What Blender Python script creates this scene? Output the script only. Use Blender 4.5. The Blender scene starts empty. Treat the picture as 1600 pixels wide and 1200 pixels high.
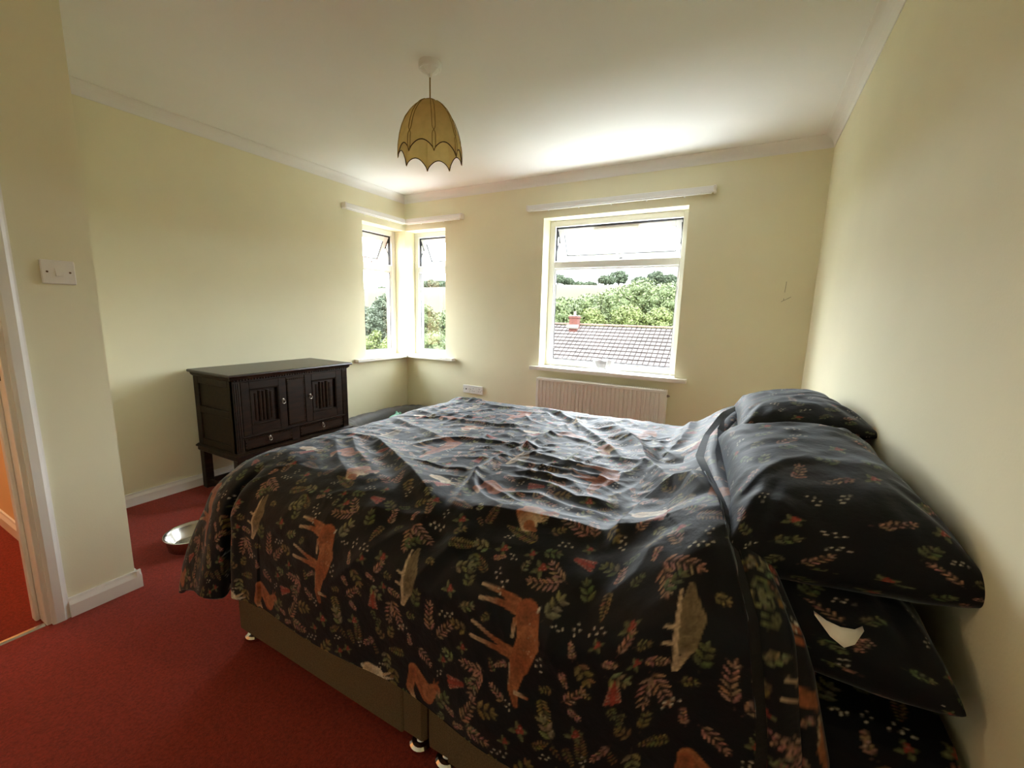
import bpy, bmesh, math, random
import numpy as np
from mathutils import Vector, Matrix

scene = bpy.context.scene
COL = scene.collection
R = math.radians

# ------------------------------------------------------------------ camera
F_PX, YAW, PITCH, ROLL = 664.462, -0.5019046, 0.1655197, 0.0249449
CAM = Vector((3.203768, -3.464423, 1.223245))
fw = Vector((math.sin(YAW)*math.cos(PITCH), math.cos(YAW)*math.cos(PITCH), -math.sin(PITCH)))
rt = Vector((math.cos(YAW), -math.sin(YAW), 0.0))
up = rt.cross(fw)
r2 = rt*math.cos(ROLL) + up*math.sin(ROLL)
u2 = up*math.cos(ROLL) - rt*math.sin(ROLL)
cd = bpy.data.cameras.new('camera')
cam = bpy.data.objects.new('camera', cd); COL.objects.link(cam)
cd.sensor_fit = 'HORIZONTAL'; cd.sensor_width = 36.0; cd.lens = F_PX/1600*36.0
cd.clip_start = 0.02; cd.clip_end = 2000
cam.matrix_world = Matrix(((r2.x, u2.x, -fw.x, CAM.x), (r2.y, u2.y, -fw.y, CAM.y), (r2.z, u2.z, -fw.z, CAM.z), (0, 0, 0, 1)))
scene.camera = cam

# ------------------------------------------------------------------ world, sun, exposure
SKY_STRENGTH = 17.0
SUN_STRENGTH = 6.0
w = bpy.data.worlds.new('overcast_sky'); scene.world = w; w.use_nodes = True
bg = w.node_tree.nodes['Background']
bg.inputs[0].default_value = (0.90, 0.955, 1.0, 1); bg.inputs[1].default_value = SKY_STRENGTH
sd = bpy.data.lights.new('sun_offscreen', 'SUN'); sd.energy = SUN_STRENGTH; sd.angle = R(12); sd.color = (1.0, 0.95, 0.86)
sun = bpy.data.objects.new('sun_offscreen', sd); COL.objects.link(sun)
sun.location = (6, -12, 18)
sun.rotation_euler = Vector((-0.42, 0.62, -1.0)).to_track_quat('-Z', 'Y').to_euler()
vs = scene.view_settings
vs.view_transform = 'Standard'; vs.look = 'None'; vs.exposure = 0.68; vs.gamma = 1.0; vs.use_curve_mapping = False
scene.cycles.max_bounces = 14; scene.cycles.diffuse_bounces = 8
scene.cycles.transparent_max_bounces = 16
scene.cycles.caustics_reflective = False; scene.cycles.caustics_refractive = False

# the hall beyond the doorway is lit warm in the photograph: its ceiling lamp, out of the picture
pd = bpy.data.lights.new('hall_lamp_offscreen', 'POINT'); pd.energy = 17; pd.color = (1, 0.80, 0.55); pd.shadow_soft_size = 0.06
po = bpy.data.objects.new('hall_lamp_offscreen', pd); COL.objects.link(po); po.location = (-0.6, -3.40, 2.0)

W_ROOM, H_ROOM, COVE_Z, COVE = 3.555, 2.355, 2.29, 0.065
REAR_Y = -3.88
WT = 0.28                      # outer wall thickness
FR = 0.14                      # depth from wall face to window frame
# portals: they only guide the sampling of daylight that enters by the windows
def portal(name, loc, sx, sy, direction):
    d = bpy.data.lights.new(name, 'AREA'); d.shape = 'RECTANGLE'; d.size = sx; d.size_y = sy
    d.cycles.is_portal = True
    o = bpy.data.objects.new(name, d); COL.objects.link(o); o.location = loc
    o.rotation_euler = Vector(direction).to_track_quat('-Z', 'Z').to_euler()
portal('window_portal', (2.154, WT+0.02, 1.387), 1.2, 1.32, (0, -1, 0))
portal('window_portal', (0.26, WT+0.02, 1.387), 0.56, 1.32, (0, -1, 0))
portal('window_portal', (-WT-0.02, -0.28, 1.387), 0.6, 1.32, (1, 0, 0))

# ------------------------------------------------------------------ helpers
def tag(o, label=None, cat=None, group=None, kind=None):
    if label: o['label'] = label
    if cat: o['category'] = cat
    if group: o['group'] = group
    if kind: o['kind'] = kind
    return o

def wloc(o):
    v = Vector((0, 0, 0))
    while o is not None:
        v = v + o.location; o = o.parent
    return v

def empty(name, loc, label=None, cat=None, group=None, kind=None):
    o = bpy.data.objects.new(name, None); COL.objects.link(o); o.location = loc
    o.empty_display_size = 0.05
    return tag(o, label, cat, group, kind)

def link(name, me, mat, parent=None, loc=None, smooth=False):
    o = bpy.data.objects.new(name, me); COL.objects.link(o)
    if parent: o.parent = parent
    if loc is not None: o.location = loc
    if mat: me.materials.append(mat)
    if smooth:
        me.polygons.foreach_set('use_smooth', np.ones(len(me.polygons), dtype=bool))
    return o

class MB:
    """collects shapes in world coordinates, builds ONE mesh object"""
    def __init__(s): s.v = []; s.f = []
    def add(s, vs_, fs):
        n = len(s.v); s.v += [tuple(v) for v in vs_]; s.f += [tuple(i+n for i in f) for f in fs]; return s
    def box(s, x0, x1, y0, y1, z0, z1):
        return s.add([(x0,y0,z0),(x1,y0,z0),(x1,y1,z0),(x0,y1,z0),(x0,y0,z1),(x1,y0,z1),(x1,y1,z1),(x0,y1,z1)],
                     [(0,3,2,1),(4,5,6,7),(0,1,5,4),(1,2,6,5),(2,3,7,6),(3,0,4,7)])
    def bbox(s, x0, x1, y0, y1, z0, z1, b=0.004):
        """box with chamfered edges"""
        b = min(b, (x1-x0)*.49, (y1-y0)*.49, (z1-z0)*.49)
        bm = bmesh.new(); bmesh.ops.create_cube(bm, size=1.0)
        for v in bm.verts:
            v.co = Vector(((x0+x1)/2+v.co.x*(x1-x0), (y0+y1)/2+v.co.y*(y1-y0), (z0+z1)/2+v.co.z*(z1-z0)))
        bmesh.ops.bevel(bm, geom=list(bm.edges), offset=b, segments=1, affect='EDGES', profile=0.5)
        bm.verts.ensure_lookup_table()
        s.add([v.co[:] for v in bm.verts], [[v.index for v in f.verts] for f in bm.faces]); bm.free(); return s
    def lathe(s, c, prof, n=24, axis='z', closed=True):
        vs_ = []; fs = []
        for (r, h) in prof:
            for k in range(n):
                a = 2*math.pi*k/n; p = (r*math.cos(a), r*math.sin(a), h)
                if axis == 'x': p = (h, p[0], p[1])
                if axis == 'y': p = (p[0], h, p[1])
                vs_.append((c[0]+p[0], c[1]+p[1], c[2]+p[2]))
        m = len(prof)
        for i in range(m-1):
            for k in range(n):
                k2 = (k+1) % n
                fs.append((i*n+k, i*n+k2, (i+1)*n+k2, (i+1)*n+k))
        if closed:
            fs.append(tuple(reversed(range(n)))); fs.append(tuple(range((m-1)*n, m*n)))
        return s.add(vs_, fs)
    def tube(s, pts, r, n=8, closed=False):
        pts = [Vector(p) for p in pts]; m = len(pts); vs_ = []; fs = []
        rr = r if isinstance(r, (list, tuple)) else [r]*m
        prev = None
        for i, p in enumerate(pts):
            if closed: d = pts[(i+1) % m]-pts[i-1]
            else: d = pts[min(i+1, m-1)]-pts[max(i-1, 0)]
            d.normalize()
            if prev is None:
                a = d.orthogonal().normalized()
            else:
                a = (prev - d*prev.dot(d)).normalized()
            prev = a; b = d.cross(a)
            for k in range(n):
                t = 2*math.pi*k/n; vs_.append((p+(a*math.cos(t)+b*math.sin(t))*rr[i])[:])
        for i in range(m if closed else m-1):
            j = (i+1) % m
            for k in range(n):
                k2 = (k+1) % n; fs.append((i*n+k, i*n+k2, j*n+k2, j*n+k))
        if not closed:
            fs.append(tuple(reversed(range(n)))); fs.append(tuple(range((m-1)*n, m*n)))
        return s.add(vs_, fs)
    def prism(s, poly, axis, a0, a1):
        """extrude a 2-D polygon along an axis: axis x -> poly=(y,z), y -> (x,z), z -> (x,y)"""
        n = len(poly)
        def P(q, a):
            return {'x': (a, q[0], q[1]), 'y': (q[0], a, q[1]), 'z': (q[0], q[1], a)}[axis]
        vs_ = [P(q, a0) for q in poly]+[P(q, a1) for q in poly]
        fs = [tuple(reversed(range(n))), tuple(range(n, 2*n))]
        for i in range(n):
            j = (i+1) % n; fs.append((i, j, n+j, n+i))
        return s.add(vs_, fs)
    def ball(s, c, r, seg=6, ring=4, sc=(1, 1, 1)):
        prof = [(math.sin(math.pi*i/ring)*r, -math.cos(math.pi*i/ring)*r) for i in range(ring+1)]
        n0 = len(s.v); vs_ = []; fs = []
        for i, (q, h) in enumerate(prof):
            for k in range(seg):
                a = 2*math.pi*k/seg
                vs_.append((c[0]+q*math.cos(a)*sc[0], c[1]+q*math.sin(a)*sc[1], c[2]+h*sc[2]))
        for i in range(ring):
            for k in range(seg):
                k2 = (k+1) % seg; fs.append((i*seg+k, i*seg+k2, (i+1)*seg+k2, (i+1)*seg+k))
        return s.add(vs_, fs)
    def build(s, name, mat, parent=None, smooth=False, origin=None, fix=True):
        if parent is not None: org = wloc(parent); loc = None
        else:
            a = np.array(s.v); org = Vector(origin) if origin is not None else Vector(((a[:, 0].min()+a[:, 0].max())/2, (a[:, 1].min()+a[:, 1].max())/2, a[:, 2].min())); loc = org
        me = bpy.data.meshes.new(name)
        me.from_pydata([(v[0]-org.x, v[1]-org.y, v[2]-org.z) for v in s.v], [], s.f)
        if fix:
            bm = bmesh.new(); bm.from_mesh(me)
            bmesh.ops.recalc_face_normals(bm, faces=bm.faces); bm.to_mesh(me); bm.free()
        me.update()
        return link(name, me, mat, parent, loc, smooth)

def grid_mesh(name, P, cols=None, extra_v=None, extra_f=None):
    """P: (n,m,3) array -> quad mesh, optional colour per vertex (n,m,3)"""
    n, m, _ = P.shape
    V = P.reshape(-1, 3)
    idx = np.arange(n*m).reshape(n, m)
    Fq = np.stack([idx[:-1, :-1], idx[1:, :-1], idx[1:, 1:], idx[:-1, 1:]], -1).reshape(-1, 4)
    if extra_v is not None:
        V = np.concatenate([V, extra_v]); Fq = np.concatenate([Fq, extra_f])
    me = bpy.data.meshes.new(name)
    me.vertices.add(len(V)); me.vertices.foreach_set('co', V.astype(np.float32).ravel())
    me.loops.add(Fq.size); me.loops.foreach_set('vertex_index', Fq.astype(np.int32).ravel())
    me.polygons.add(len(Fq)); me.polygons.foreach_set('loop_start', np.arange(0, Fq.size, 4, dtype=np.int32))
    me.update(calc_edges=True); me.validate()
    if cols is not None:
        a = me.color_attributes.new('print', 'FLOAT_COLOR', 'POINT')
        c = np.ones((len(V), 4), np.float32); c[:len(cols.reshape(-1, 3)), :3] = cols.reshape(-1, 3)
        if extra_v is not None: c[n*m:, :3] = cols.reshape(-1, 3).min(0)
        a.data.foreach_set('color', c.ravel())
    return me

# ------------------------------------------------------------------ materials
def mat(name, col, rough=0.6, spec=0.5, metal=0.0, noise=None, bump=None, sheen=0.0, trans=0.0, coat=0.0):
    """noise=(scale, amount) colour variation, bump=(scale, strength, distance)"""
    m = bpy.data.materials.new(name); m.use_nodes = True
    nt = m.node_tree; b = nt.nodes['Principled BSDF']
    b.inputs['Base Color'].default_value = (*col, 1)
    b.inputs['Roughness'].default_value = rough
    b.inputs['Specular IOR Level'].default_value = spec
    b.inputs['Metallic'].default_value = metal
    if sheen: b.inputs['Sheen Weight'].default_value = sheen; b.inputs['Sheen Roughness'].default_value = 0.4
    if coat: b.inputs['Coat Weight'].default_value = coat
    if trans: b.inputs['Transmission Weight'].default_value = trans
    tc = nt.nodes.new('ShaderNodeTexCoord')
    if noise:
        t = nt.nodes.new('ShaderNodeTexNoise'); t.inputs['Scale'].default_value = noise[0]; t.inputs['Detail'].default_value = 4
        nt.links.new(tc.outputs['Object'], t.inputs['Vector'])
        mx = nt.nodes.new('ShaderNodeMix'); mx.data_type = 'RGBA'
        k = noise[1]
        mx.inputs['A'].default_value = (*[c*(1-k) for c in col], 1); mx.inputs['B'].default_value = (*[min(1, c*(1+k)) for c in col], 1)
        rp = nt.nodes.new('ShaderNodeMapRange'); rp.inputs[1].default_value = 0.3; rp.inputs[2].default_value = 0.7
        nt.links.new(t.outputs['Fac'], rp.inputs[0]); nt.links.new(rp.outputs[0], mx.inputs['Factor'])
        nt.links.new(mx.outputs['Result'], b.inputs['Base Color'])
    if bump:
        t2 = nt.nodes.new('ShaderNodeTexNoise'); t2.inputs['Scale'].default_value = bump[0]; t2.inputs['Detail'].default_value = 3
        nt.links.new(tc.outputs['Object'], t2.inputs['Vector'])
        bp = nt.nodes.new('ShaderNodeBump'); bp.inputs['Strength'].default_value = bump[1]; bp.inputs['Distance'].default_value = bump[2]
        nt.links.new(t2.outputs['Fac'], bp.inputs['Height']); nt.links.new(bp.outputs[0], b.inputs['Normal'])
    return m

def wood_mat(name, c0, c1, rough=0.35):
    m = mat(name, c0, rough, 0.5 if 'top' in name else 0.22)
    nt = m.node_tree; b = nt.nodes['Principled BSDF']
    tc = nt.nodes.new('ShaderNodeTexCoord'); mp = nt.nodes.new('ShaderNodeMapping')
    mp.inputs['Scale'].default_value = (30, 6, 30)
    t = nt.nodes.new('ShaderNodeTexNoise'); t.inputs['Scale'].default_value = 1.5; t.inputs['Detail'].default_value = 6; t.inputs['Distortion'].default_value = 0.6
    cr = nt.nodes.new('ShaderNodeValToRGB')
    cr.color_ramp.elements[0].color = (*c0, 1); cr.color_ramp.elements[1].color = (*c1, 1)
    cr.color_ramp.elements[0].position = 0.35; cr.color_ramp.elements[1].position = 0.7
    nt.links.new(tc.outputs['Object'], mp.inputs[0]); nt.links.new(mp.outputs[0], t.inputs['Vector'])
    nt.links.new(t.outputs['Fac'], cr.inputs[0]); nt.links.new(cr.outputs[0], b.inputs['Base Color'])
    return m

def print_mat(name, rough=0.60, spec=0.22, sheen=0.22):
    """printed cotton: the print is a colour attribute on the cloth"""
    m = mat(name, (0.02, 0.02, 0.03), rough, spec, sheen=sheen)
    nt = m.node_tree; b = nt.nodes['Principled BSDF']
    a = nt.nodes.new('ShaderNodeAttribute'); a.attribute_name = 'print'
    nt.links.new(a.outputs['Color'], b.inputs['Base Color'])
    b.inputs['Sheen Tint'].default_value = (0.75, 0.85, 1.0, 1)
    tc = nt.nodes.new('ShaderNodeTexCoord')
    t = nt.nodes.new('ShaderNodeTexNoise'); t.inputs['Scale'].default_value = 70; t.inputs['Detail'].default_value = 4
    nt.links.new(tc.outputs['Object'], t.inputs['Vector'])
    bp = nt.nodes.new('ShaderNodeBump'); bp.inputs['Strength'].default_value = 0.25; bp.inputs['Distance'].default_value = 0.004
    nt.links.new(t.outputs['Fac'], bp.inputs['Height']); nt.links.new(bp.outputs[0], b.inputs['Normal'])
    return m

def glass_mat(name, tint=(0.97, 0.985, 0.98)):
    m = bpy.data.materials.new(name); m.use_nodes = True; nt = m.node_tree; nt.nodes.clear()
    out = nt.nodes.new('ShaderNodeOutputMaterial'); mx = nt.nodes.new('ShaderNodeMixShader')
    tr = nt.nodes.new('ShaderNodeBsdfTransparent'); tr.inputs[0].default_value = (*tint, 1)
    gl = nt.nodes.new('ShaderNodeBsdfGlossy'); gl.inputs['Roughness'].default_value = 0.02
    fr = nt.nodes.new('ShaderNodeFresnel'); fr.inputs[0].default_value = 1.45
    nt.links.new(fr.outputs[0], mx.inputs[0]); nt.links.new(tr.outputs[0], mx.inputs[1]); nt.links.new(gl.outputs[0], mx.inputs[2])
    nt.links.new(mx.outputs[0], out.inputs[0]); return m

def cloth_translucent(name, col, k=0.5):
    m = bpy.data.materials.new(name); m.use_nodes = True; nt = m.node_tree; nt.nodes.clear()
    out = nt.nodes.new('ShaderNodeOutputMaterial'); mx = nt.nodes.new('ShaderNodeMixShader'); mx.inputs[0].default_value = k
    d = nt.nodes.new('ShaderNodeBsdfDiffuse'); d.inputs[0].default_value = (*col, 1)
    t = nt.nodes.new('ShaderNodeBsdfTranslucent'); t.inputs[0].default_value = (*col, 1)
    tc = nt.nodes.new('ShaderNodeTexCoord'); n = nt.nodes.new('ShaderNodeTexNoise'); n.inputs['Scale'].default_value = 30
    r = nt.nodes.new('ShaderNodeMix'); r.data_type = 'RGBA'
    r.inputs['A'].default_value = (*[c*.85 for c in col], 1); r.inputs['B'].default_value = (*[min(1, c*1.12) for c in col], 1)
    nt.links.new(tc.outputs['Object'], n.inputs['Vector']); nt.links.new(n.outputs['Fac'], r.inputs['Factor'])
    nt.links.new(r.outputs['Result'], d.inputs[0]); nt.links.new(r.outputs['Result'], t.inputs[0])
    nt.links.new(d.outputs[0], mx.inputs[1]); nt.links.new(t.outputs[0], mx.inputs[2]); nt.links.new(mx.outputs[0], out.inputs[0])
    return m

M = {}
M['wall'] = mat('cream_wall_paint', (0.8400, 0.8050, 0.6000), 0.75, 0.25, noise=(1.6, 0.035), bump=(160, 0.12, 0.002))
M['ceiling'] = mat('white_ceiling_paint', (0.8750, 0.8800, 0.8550), 0.8, 0.2, noise=(2.0, 0.015), bump=(120, 0.08, 0.002))
M['cove'] = mat('white_coving', (0.85, 0.84, 0.81), 0.6, 0.3)
M['gloss'] = mat('white_gloss_paint', (0.84, 0.81, 0.76), 0.3, 0.5, noise=(6, 0.03))
M['upvc'] = mat('white_plastic', (0.8000, 0.8000, 0.7900), 0.3, 0.5)
M['white'] = mat('white_enamel', (0.85, 0.845, 0.825), 0.35, 0.5)
M['plate'] = mat('ivory_plastic', (0.83, 0.80, 0.74), 0.35, 0.5)
M['dark'] = mat('black_gasket', (0.02, 0.02, 0.025), 0.5, 0.4)
M['carpet'] = mat('red_carpet', (0.3200, 0.0380, 0.0220), 0.95, 0.1, noise=(150, 0.30), bump=(420, 0.9, 0.008), sheen=0.1)
M['hall'] = mat('warm_hall_paint', (0.80, 0.58, 0.33), 0.75, 0.25, noise=(2.0, 0.03))
M['chrome'] = mat('chrome', (0.75, 0.75, 0.76), 0.12, 0.5, 1.0)
M['steel'] = mat('brushed_steel', (0.62, 0.61, 0.58), 0.25, 0.5, 1.0, bump=(60, 0.05, 0.002))
M['brass'] = mat('worn_brass', (0.16, 0.09, 0.04), 0.45, 0.5, 0.7)
M['wood'] = wood_mat('dark_oak', (0.0085, 0.0042, 0.0018), (0.026, 0.0130, 0.0052), 0.42)
M['wood_top'] = wood_mat('dark_oak_top', (0.0085, 0.0042, 0.0018), (0.026, 0.0130, 0.0052), 0.30)
M['stud'] = mat('worn_bead', (0.0450, 0.0260, 0.0130), 0.22, 0.6)
M['iron'] = mat('dark_iron', (0.2800, 0.2400, 0.2000), 0.4, 0.5, 0.8)
M['divan'] = mat('taupe_divan_fabric', (0.1450, 0.1040, 0.0600), 0.9, 0.15, noise=(300, 0.25), bump=(500, 0.3, 0.002))
M['rad'] = mat('radiator_enamel', (0.8600, 0.8400, 0.8000), 0.35, 0.5)
M['shade'] = cloth_translucent('ochre_shade_fabric', (0.72, 0.56, 0.25), 0.5)
M['shade_rib'] = mat('gold_braid', (0.30, 0.20, 0.06), 0.7, 0.2)
M['shade_edge'] = mat('brown_piping', (0.05, 0.022, 0.012), 0.8, 0.2)
M['glass'] = glass_mat('window_glass')
M['crystal'] = glass_mat('cut_glass', (0.90, 0.92, 0.94))
M['grey_fabric'] = mat('charcoal_nylon', (0.085, 0.083, 0.080), 0.6, 0.4, bump=(25, 0.25, 0.01))
M['mint'] = mat('mint_plush', (0.30, 0.62, 0.50), 0.8, 0.2, bump=(200, 0.3, 0.004))
M['duvet'] = print_mat('printed_cotton')
M['sheet'] = print_mat('printed_sheet', 0.7, 0.15, 0.05)
M['pillowcase'] = print_mat('printed_pillowcase', 0.62, 0.18, 0.28)
M['mattress'] = mat('white_ticking', (0.7, 0.68, 0.64), 0.85, 0.2)
M['pillow_white'] = mat('white_pillow_inner', (0.82, 0.78, 0.72), 0.9, 0.2, bump=(80, 0.2, 0.003))
M['tile'] = mat('concrete_tile', (0.0505, 0.0422, 0.0400), 0.8, 0.2, noise=(0.9, 0.22))
M['tile_gap'] = mat('roof_underlay', (0.0220, 0.0180, 0.0160), 0.9, 0.1)
M['ridge'] = mat('ridge_clay', (0.0493, 0.0278, 0.0197), 0.85, 0.2, noise=(2, 0.25))
M['brick'] = mat('red_brick', (0.0467, 0.0154, 0.0106), 0.85, 0.2, noise=(6, 0.2))
M['pot'] = mat('pale_clay_pot', (0.0928, 0.0812, 0.0696), 0.8, 0.2)
M['render'] = mat('house_render', (0.0696, 0.0638, 0.0580), 0.9, 0.2)
M['leaf_mid'] = mat('mid_green_leaves', (0.0347, 0.0480, 0.0133), 0.65, 0.3, noise=(0.7, 0.4))
M['leaf_lime'] = mat('lime_leaves', (0.0450, 0.0580, 0.0120), 0.65, 0.3, noise=(0.9, 0.3))
M['leaf_grey'] = mat('grey_green_leaves', (0.0264, 0.0364, 0.0199), 0.65, 0.3, noise=(0.7, 0.35))
M['leaf_far'] = mat('dusty_green_leaves', (0.0264, 0.0364, 0.0199), 0.8, 0.2, noise=(0.15, 0.25))
M['bark'] = mat('bark', (0.0174, 0.0139, 0.0104), 0.9, 0.2)
M['field'] = mat('dry_field', (0.0220, 0.0192, 0.0085), 0.95, 0.1, noise=(0.03, 0.2))
M['lawn'] = mat('lawn', (0.0174, 0.0290, 0.0070), 0.95, 0.1, noise=(0.5, 0.3))

# ------------------------------------------------------------------ room shell
def struct(mb, name, m, **k): return tag(mb.build(name, m, **k), kind='structure')

struct(MB().box(-3.2, W_ROOM+0.3, REAR_Y-0.2, WT, -0.15, 0.0), 'floor', M['carpet'])
struct(MB().box(-WT, W_ROOM+0.3, REAR_Y-0.2, WT, H_ROOM, H_ROOM+0.2), 'ceiling', M['ceiling'])
b = MB(); b.box(-WT-0.36, W_ROOM+0.3, WT, WT+0.36, H_ROOM+0.16, H_ROOM+0.30); b.box(-WT-0.36, -WT, -2.89, WT, H_ROOM+0.16, H_ROOM+0.30)
struct(b, 'added_shade_eaves', M['gloss'])  # unseen eaves, added to shade the sashes and window reveals from high sky
ZB, ZT = 0.745, 2.028
STUB_X, STUB_Y = 0.973, -2.768
HALL_Y = -2.89
LW_Y = -0.563
RW_X = 0.520
MW0, MW1 = 1.574, 2.734
b = MB()
b.box(-WT, 0, HALL_Y+0.004, LW_Y, 0, H_ROOM)
b.box(-WT, 0, LW_Y, 0, 0, ZB); b.box(-WT, 0, LW_Y, 0, ZT, H_ROOM)
struct(b, 'wall_left', M['wall'])
b = MB()
b.box(-WT, 0, 0, WT, 0, H_ROOM)
b.box(0, RW_X, 0, WT, 0, ZB); b.box(0, RW_X, 0, WT, ZT, H_ROOM)
b.box(RW_X, MW0, 0, WT, 0, H_ROOM)
b.box(MW0, MW1, 0, WT, 0, ZB); b.box(MW0, MW1, 0, WT, ZT, H_ROOM)
b.box(MW1, W_ROOM+0.3, 0, WT, 0, H_ROOM)
struct(b, 'wall_back', M['wall'])
struct(MB().box(W_ROOM, W_ROOM+0.3, REAR_Y-0.2, 0, 0, H_ROOM), 'wall_right', M['wall'])
struct(MB().box(0.85, W_ROOM, REAR_Y-0.2, REAR_Y, 0, H_ROOM), 'wall_rear', M['wall'])
b = MB()
b.box(0.0, STUB_X, HALL_Y+0.004, STUB_Y, 0, H_ROOM)
b.box(0.853, STUB_X, -3.02, HALL_Y+0.004, 0, H_ROOM)
b.box(0.853, STUB_X, -3.80, -3.02, 2.02, H_ROOM)
b.box(0.853, STUB_X, REAR_Y, -3.80, 0, H_ROOM)
struct(b, 'wall_stub', M['wall'])
# hall seen through the doorway
b = MB()
b.box(-2.6, 0.85, HALL_Y, HALL_Y+0.003, 0, H_ROOM)
b.box(-2.75, -2.6, REAR_Y-0.2, HALL_Y+0.003, 0, H_ROOM)
b.box(-2.6, 0.85, REAR_Y-0.2, REAR_Y-0.1, 0, H_ROOM)
struct(b, 'wall_hall', M['hall'])
struct(MB().box(-2.75, -WT, REAR_Y-0.2, HALL_Y+0.003, H_ROOM, H_ROOM+0.2), 'ceiling_hall', M['ceiling'])

wb = bpy.data.objects['wall_back']
M['scuff'] = mat('grey_scuff', (0.30, 0.26, 0.17), 0.9, 0.1); M['chip'] = mat('bare_plaster', (0.88, 0.87, 0.80), 0.9, 0.1)
for pts_ in ([(3.392, 1.477), (3.391, 1.44), (3.389, 1.405)], [(3.374, 1.342), (3.388, 1.352), (3.404, 1.360), (3.429, 1.376)], [(3.388, 1.366), (3.388, 1.352)]):
    MB().tube([(x, -0.0006, z) for x, z in pts_], 0.0013, 5).build('scuff_mark', M['scuff'], wb)

def skirting(name, run):
    """run: list of (axis, const, a0, a1, sign) wall-hugging pieces; moulded top"""
    b = MB()
    for axis, c, a0, a1, s in run:
        prof = [(0, 0), (0.018*s, 0), (0.018*s, 0.052), (0.014*s, 0.060), (0.010*s, 0.068), (0.008*s, 0.078), (0, 0.078)]
        if axis == 'y': b.prism([(c+p, h) for p, h in prof], 'y', a0, a1)
        else: b.prism([(c+p, h) for p, h in prof], 'x', a0, a1)
    return struct(b, name, M['gloss'])
skirting('baseboard_left', [('y', 0, STUB_Y, 0, 1)])
skirting('baseboard_back', [('x', 0, 0, W_ROOM, -1)])
skirting('baseboard_right', [('y', W_ROOM, REAR_Y, 0, -1)])
skirting('baseboard_stub', [('y', STUB_X, -2.979, STUB_Y+0.018, 1), ('x', STUB_Y, 0.0, STUB_X+0.0179, 1)])
skirting('baseboard_hall', [('x', HALL_Y, -2.6, 0.85, -1)])

def cove_piece(name, axis, c, a0, a1, s):
    n = 7; prof = [(0.0, COVE_Z)]
    prof.append((0.004*s, COVE_Z))
    for i in range(n+1):
        t = math.pi/2*i/n
        prof.append((s*(COVE-(COVE-0.004)*math.cos(t)), H_ROOM-COVE+0.004+(COVE-0.008)*math.sin(t)))
    prof.append((s*COVE, H_ROOM)); prof.append((0, H_ROOM))
    b = MB()
    b.prism([(c+p, h) for p, h in prof], axis, a0, a1)
    o = struct(b, name, M['cove'], smooth=False)
cove_piece('trim_1', 'y', 0, STUB_Y, 0, 1)
cove_piece('trim_2', 'x', 0, 0, W_ROOM, -1)
cove_piece('trim_3', 'y', W_ROOM, REAR_Y, 0, -1)

# door frame: architrave, lining, stop, strike plate, threshold
dr = empty('door_1', (0.95, -3.02, 0), kind='structure')
for yy, s in ((-3.025, 1), (-3.795, -1)):
    b = MB()
    prof = [(STUB_X, yy-0.004*s), (STUB_X+0.012, yy-0.004*s), (STUB_X+0.016, yy+0.006*s), (STUB_X+0.017, yy+0.030*s), (STUB_X+0.012, yy+0.040*s), (STUB_X+0.010, yy+0.046*s), (STUB_X, yy+0.046*s)]
    b.prism(prof, 'z', 0, 2.06); b.build('architrave', M['gloss'], dr)
    MB().bbox(0.853, STUB_X, min(yy, yy-0.022*s)+0.004*s, max(yy, yy-0.022*s)+0.004*s, 0, 2.02, 0.002).build('lining', M['gloss'], dr)
    MB().bbox(0.868, 0.905, min(yy-0.018*s, yy-0.032*s), max(yy-0.018*s, yy-0.032*s), 0, 2.0, 0.003).build('door_stop', M['gloss'], dr)
b = MB(); b.box(STUB_X, STUB_X+0.016, -3.84, -2.98, 2.02, 2.066); b.build('architrave', M['gloss'], dr)
b = MB(); b.box(0.853, STUB_X, -3.80, -3.02, 1.998, 2.02); b.build('lining', M['gloss'], dr)
b = MB(); b.bbox(0.912, 0.938, -3.046, -3.0435, 0.945, 1.005, 0.002); st = b.build('strike_plate', M['brass'], dr)
MB().bbox(0.917, 0.930, -3.0475, -3.0455, 0.962, 0.990, 0.001).build('latch_hole', M['dark'], st)
b = MB(); b.prism([(0.945, 0.0), (0.951, 0.006), (0.963, 0.006), (0.969, 0.0)], 'y', -3.79, -3.045); b.build('threshold_strip', M['chrome'], dr)

# ------------------------------------------------------------------ windows
def win_xf(side, base):
    if side == 'back': return lambda u, n, z: (base+u, n, z)
    return lambda u, n, z: (-n, base+u, z)

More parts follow.
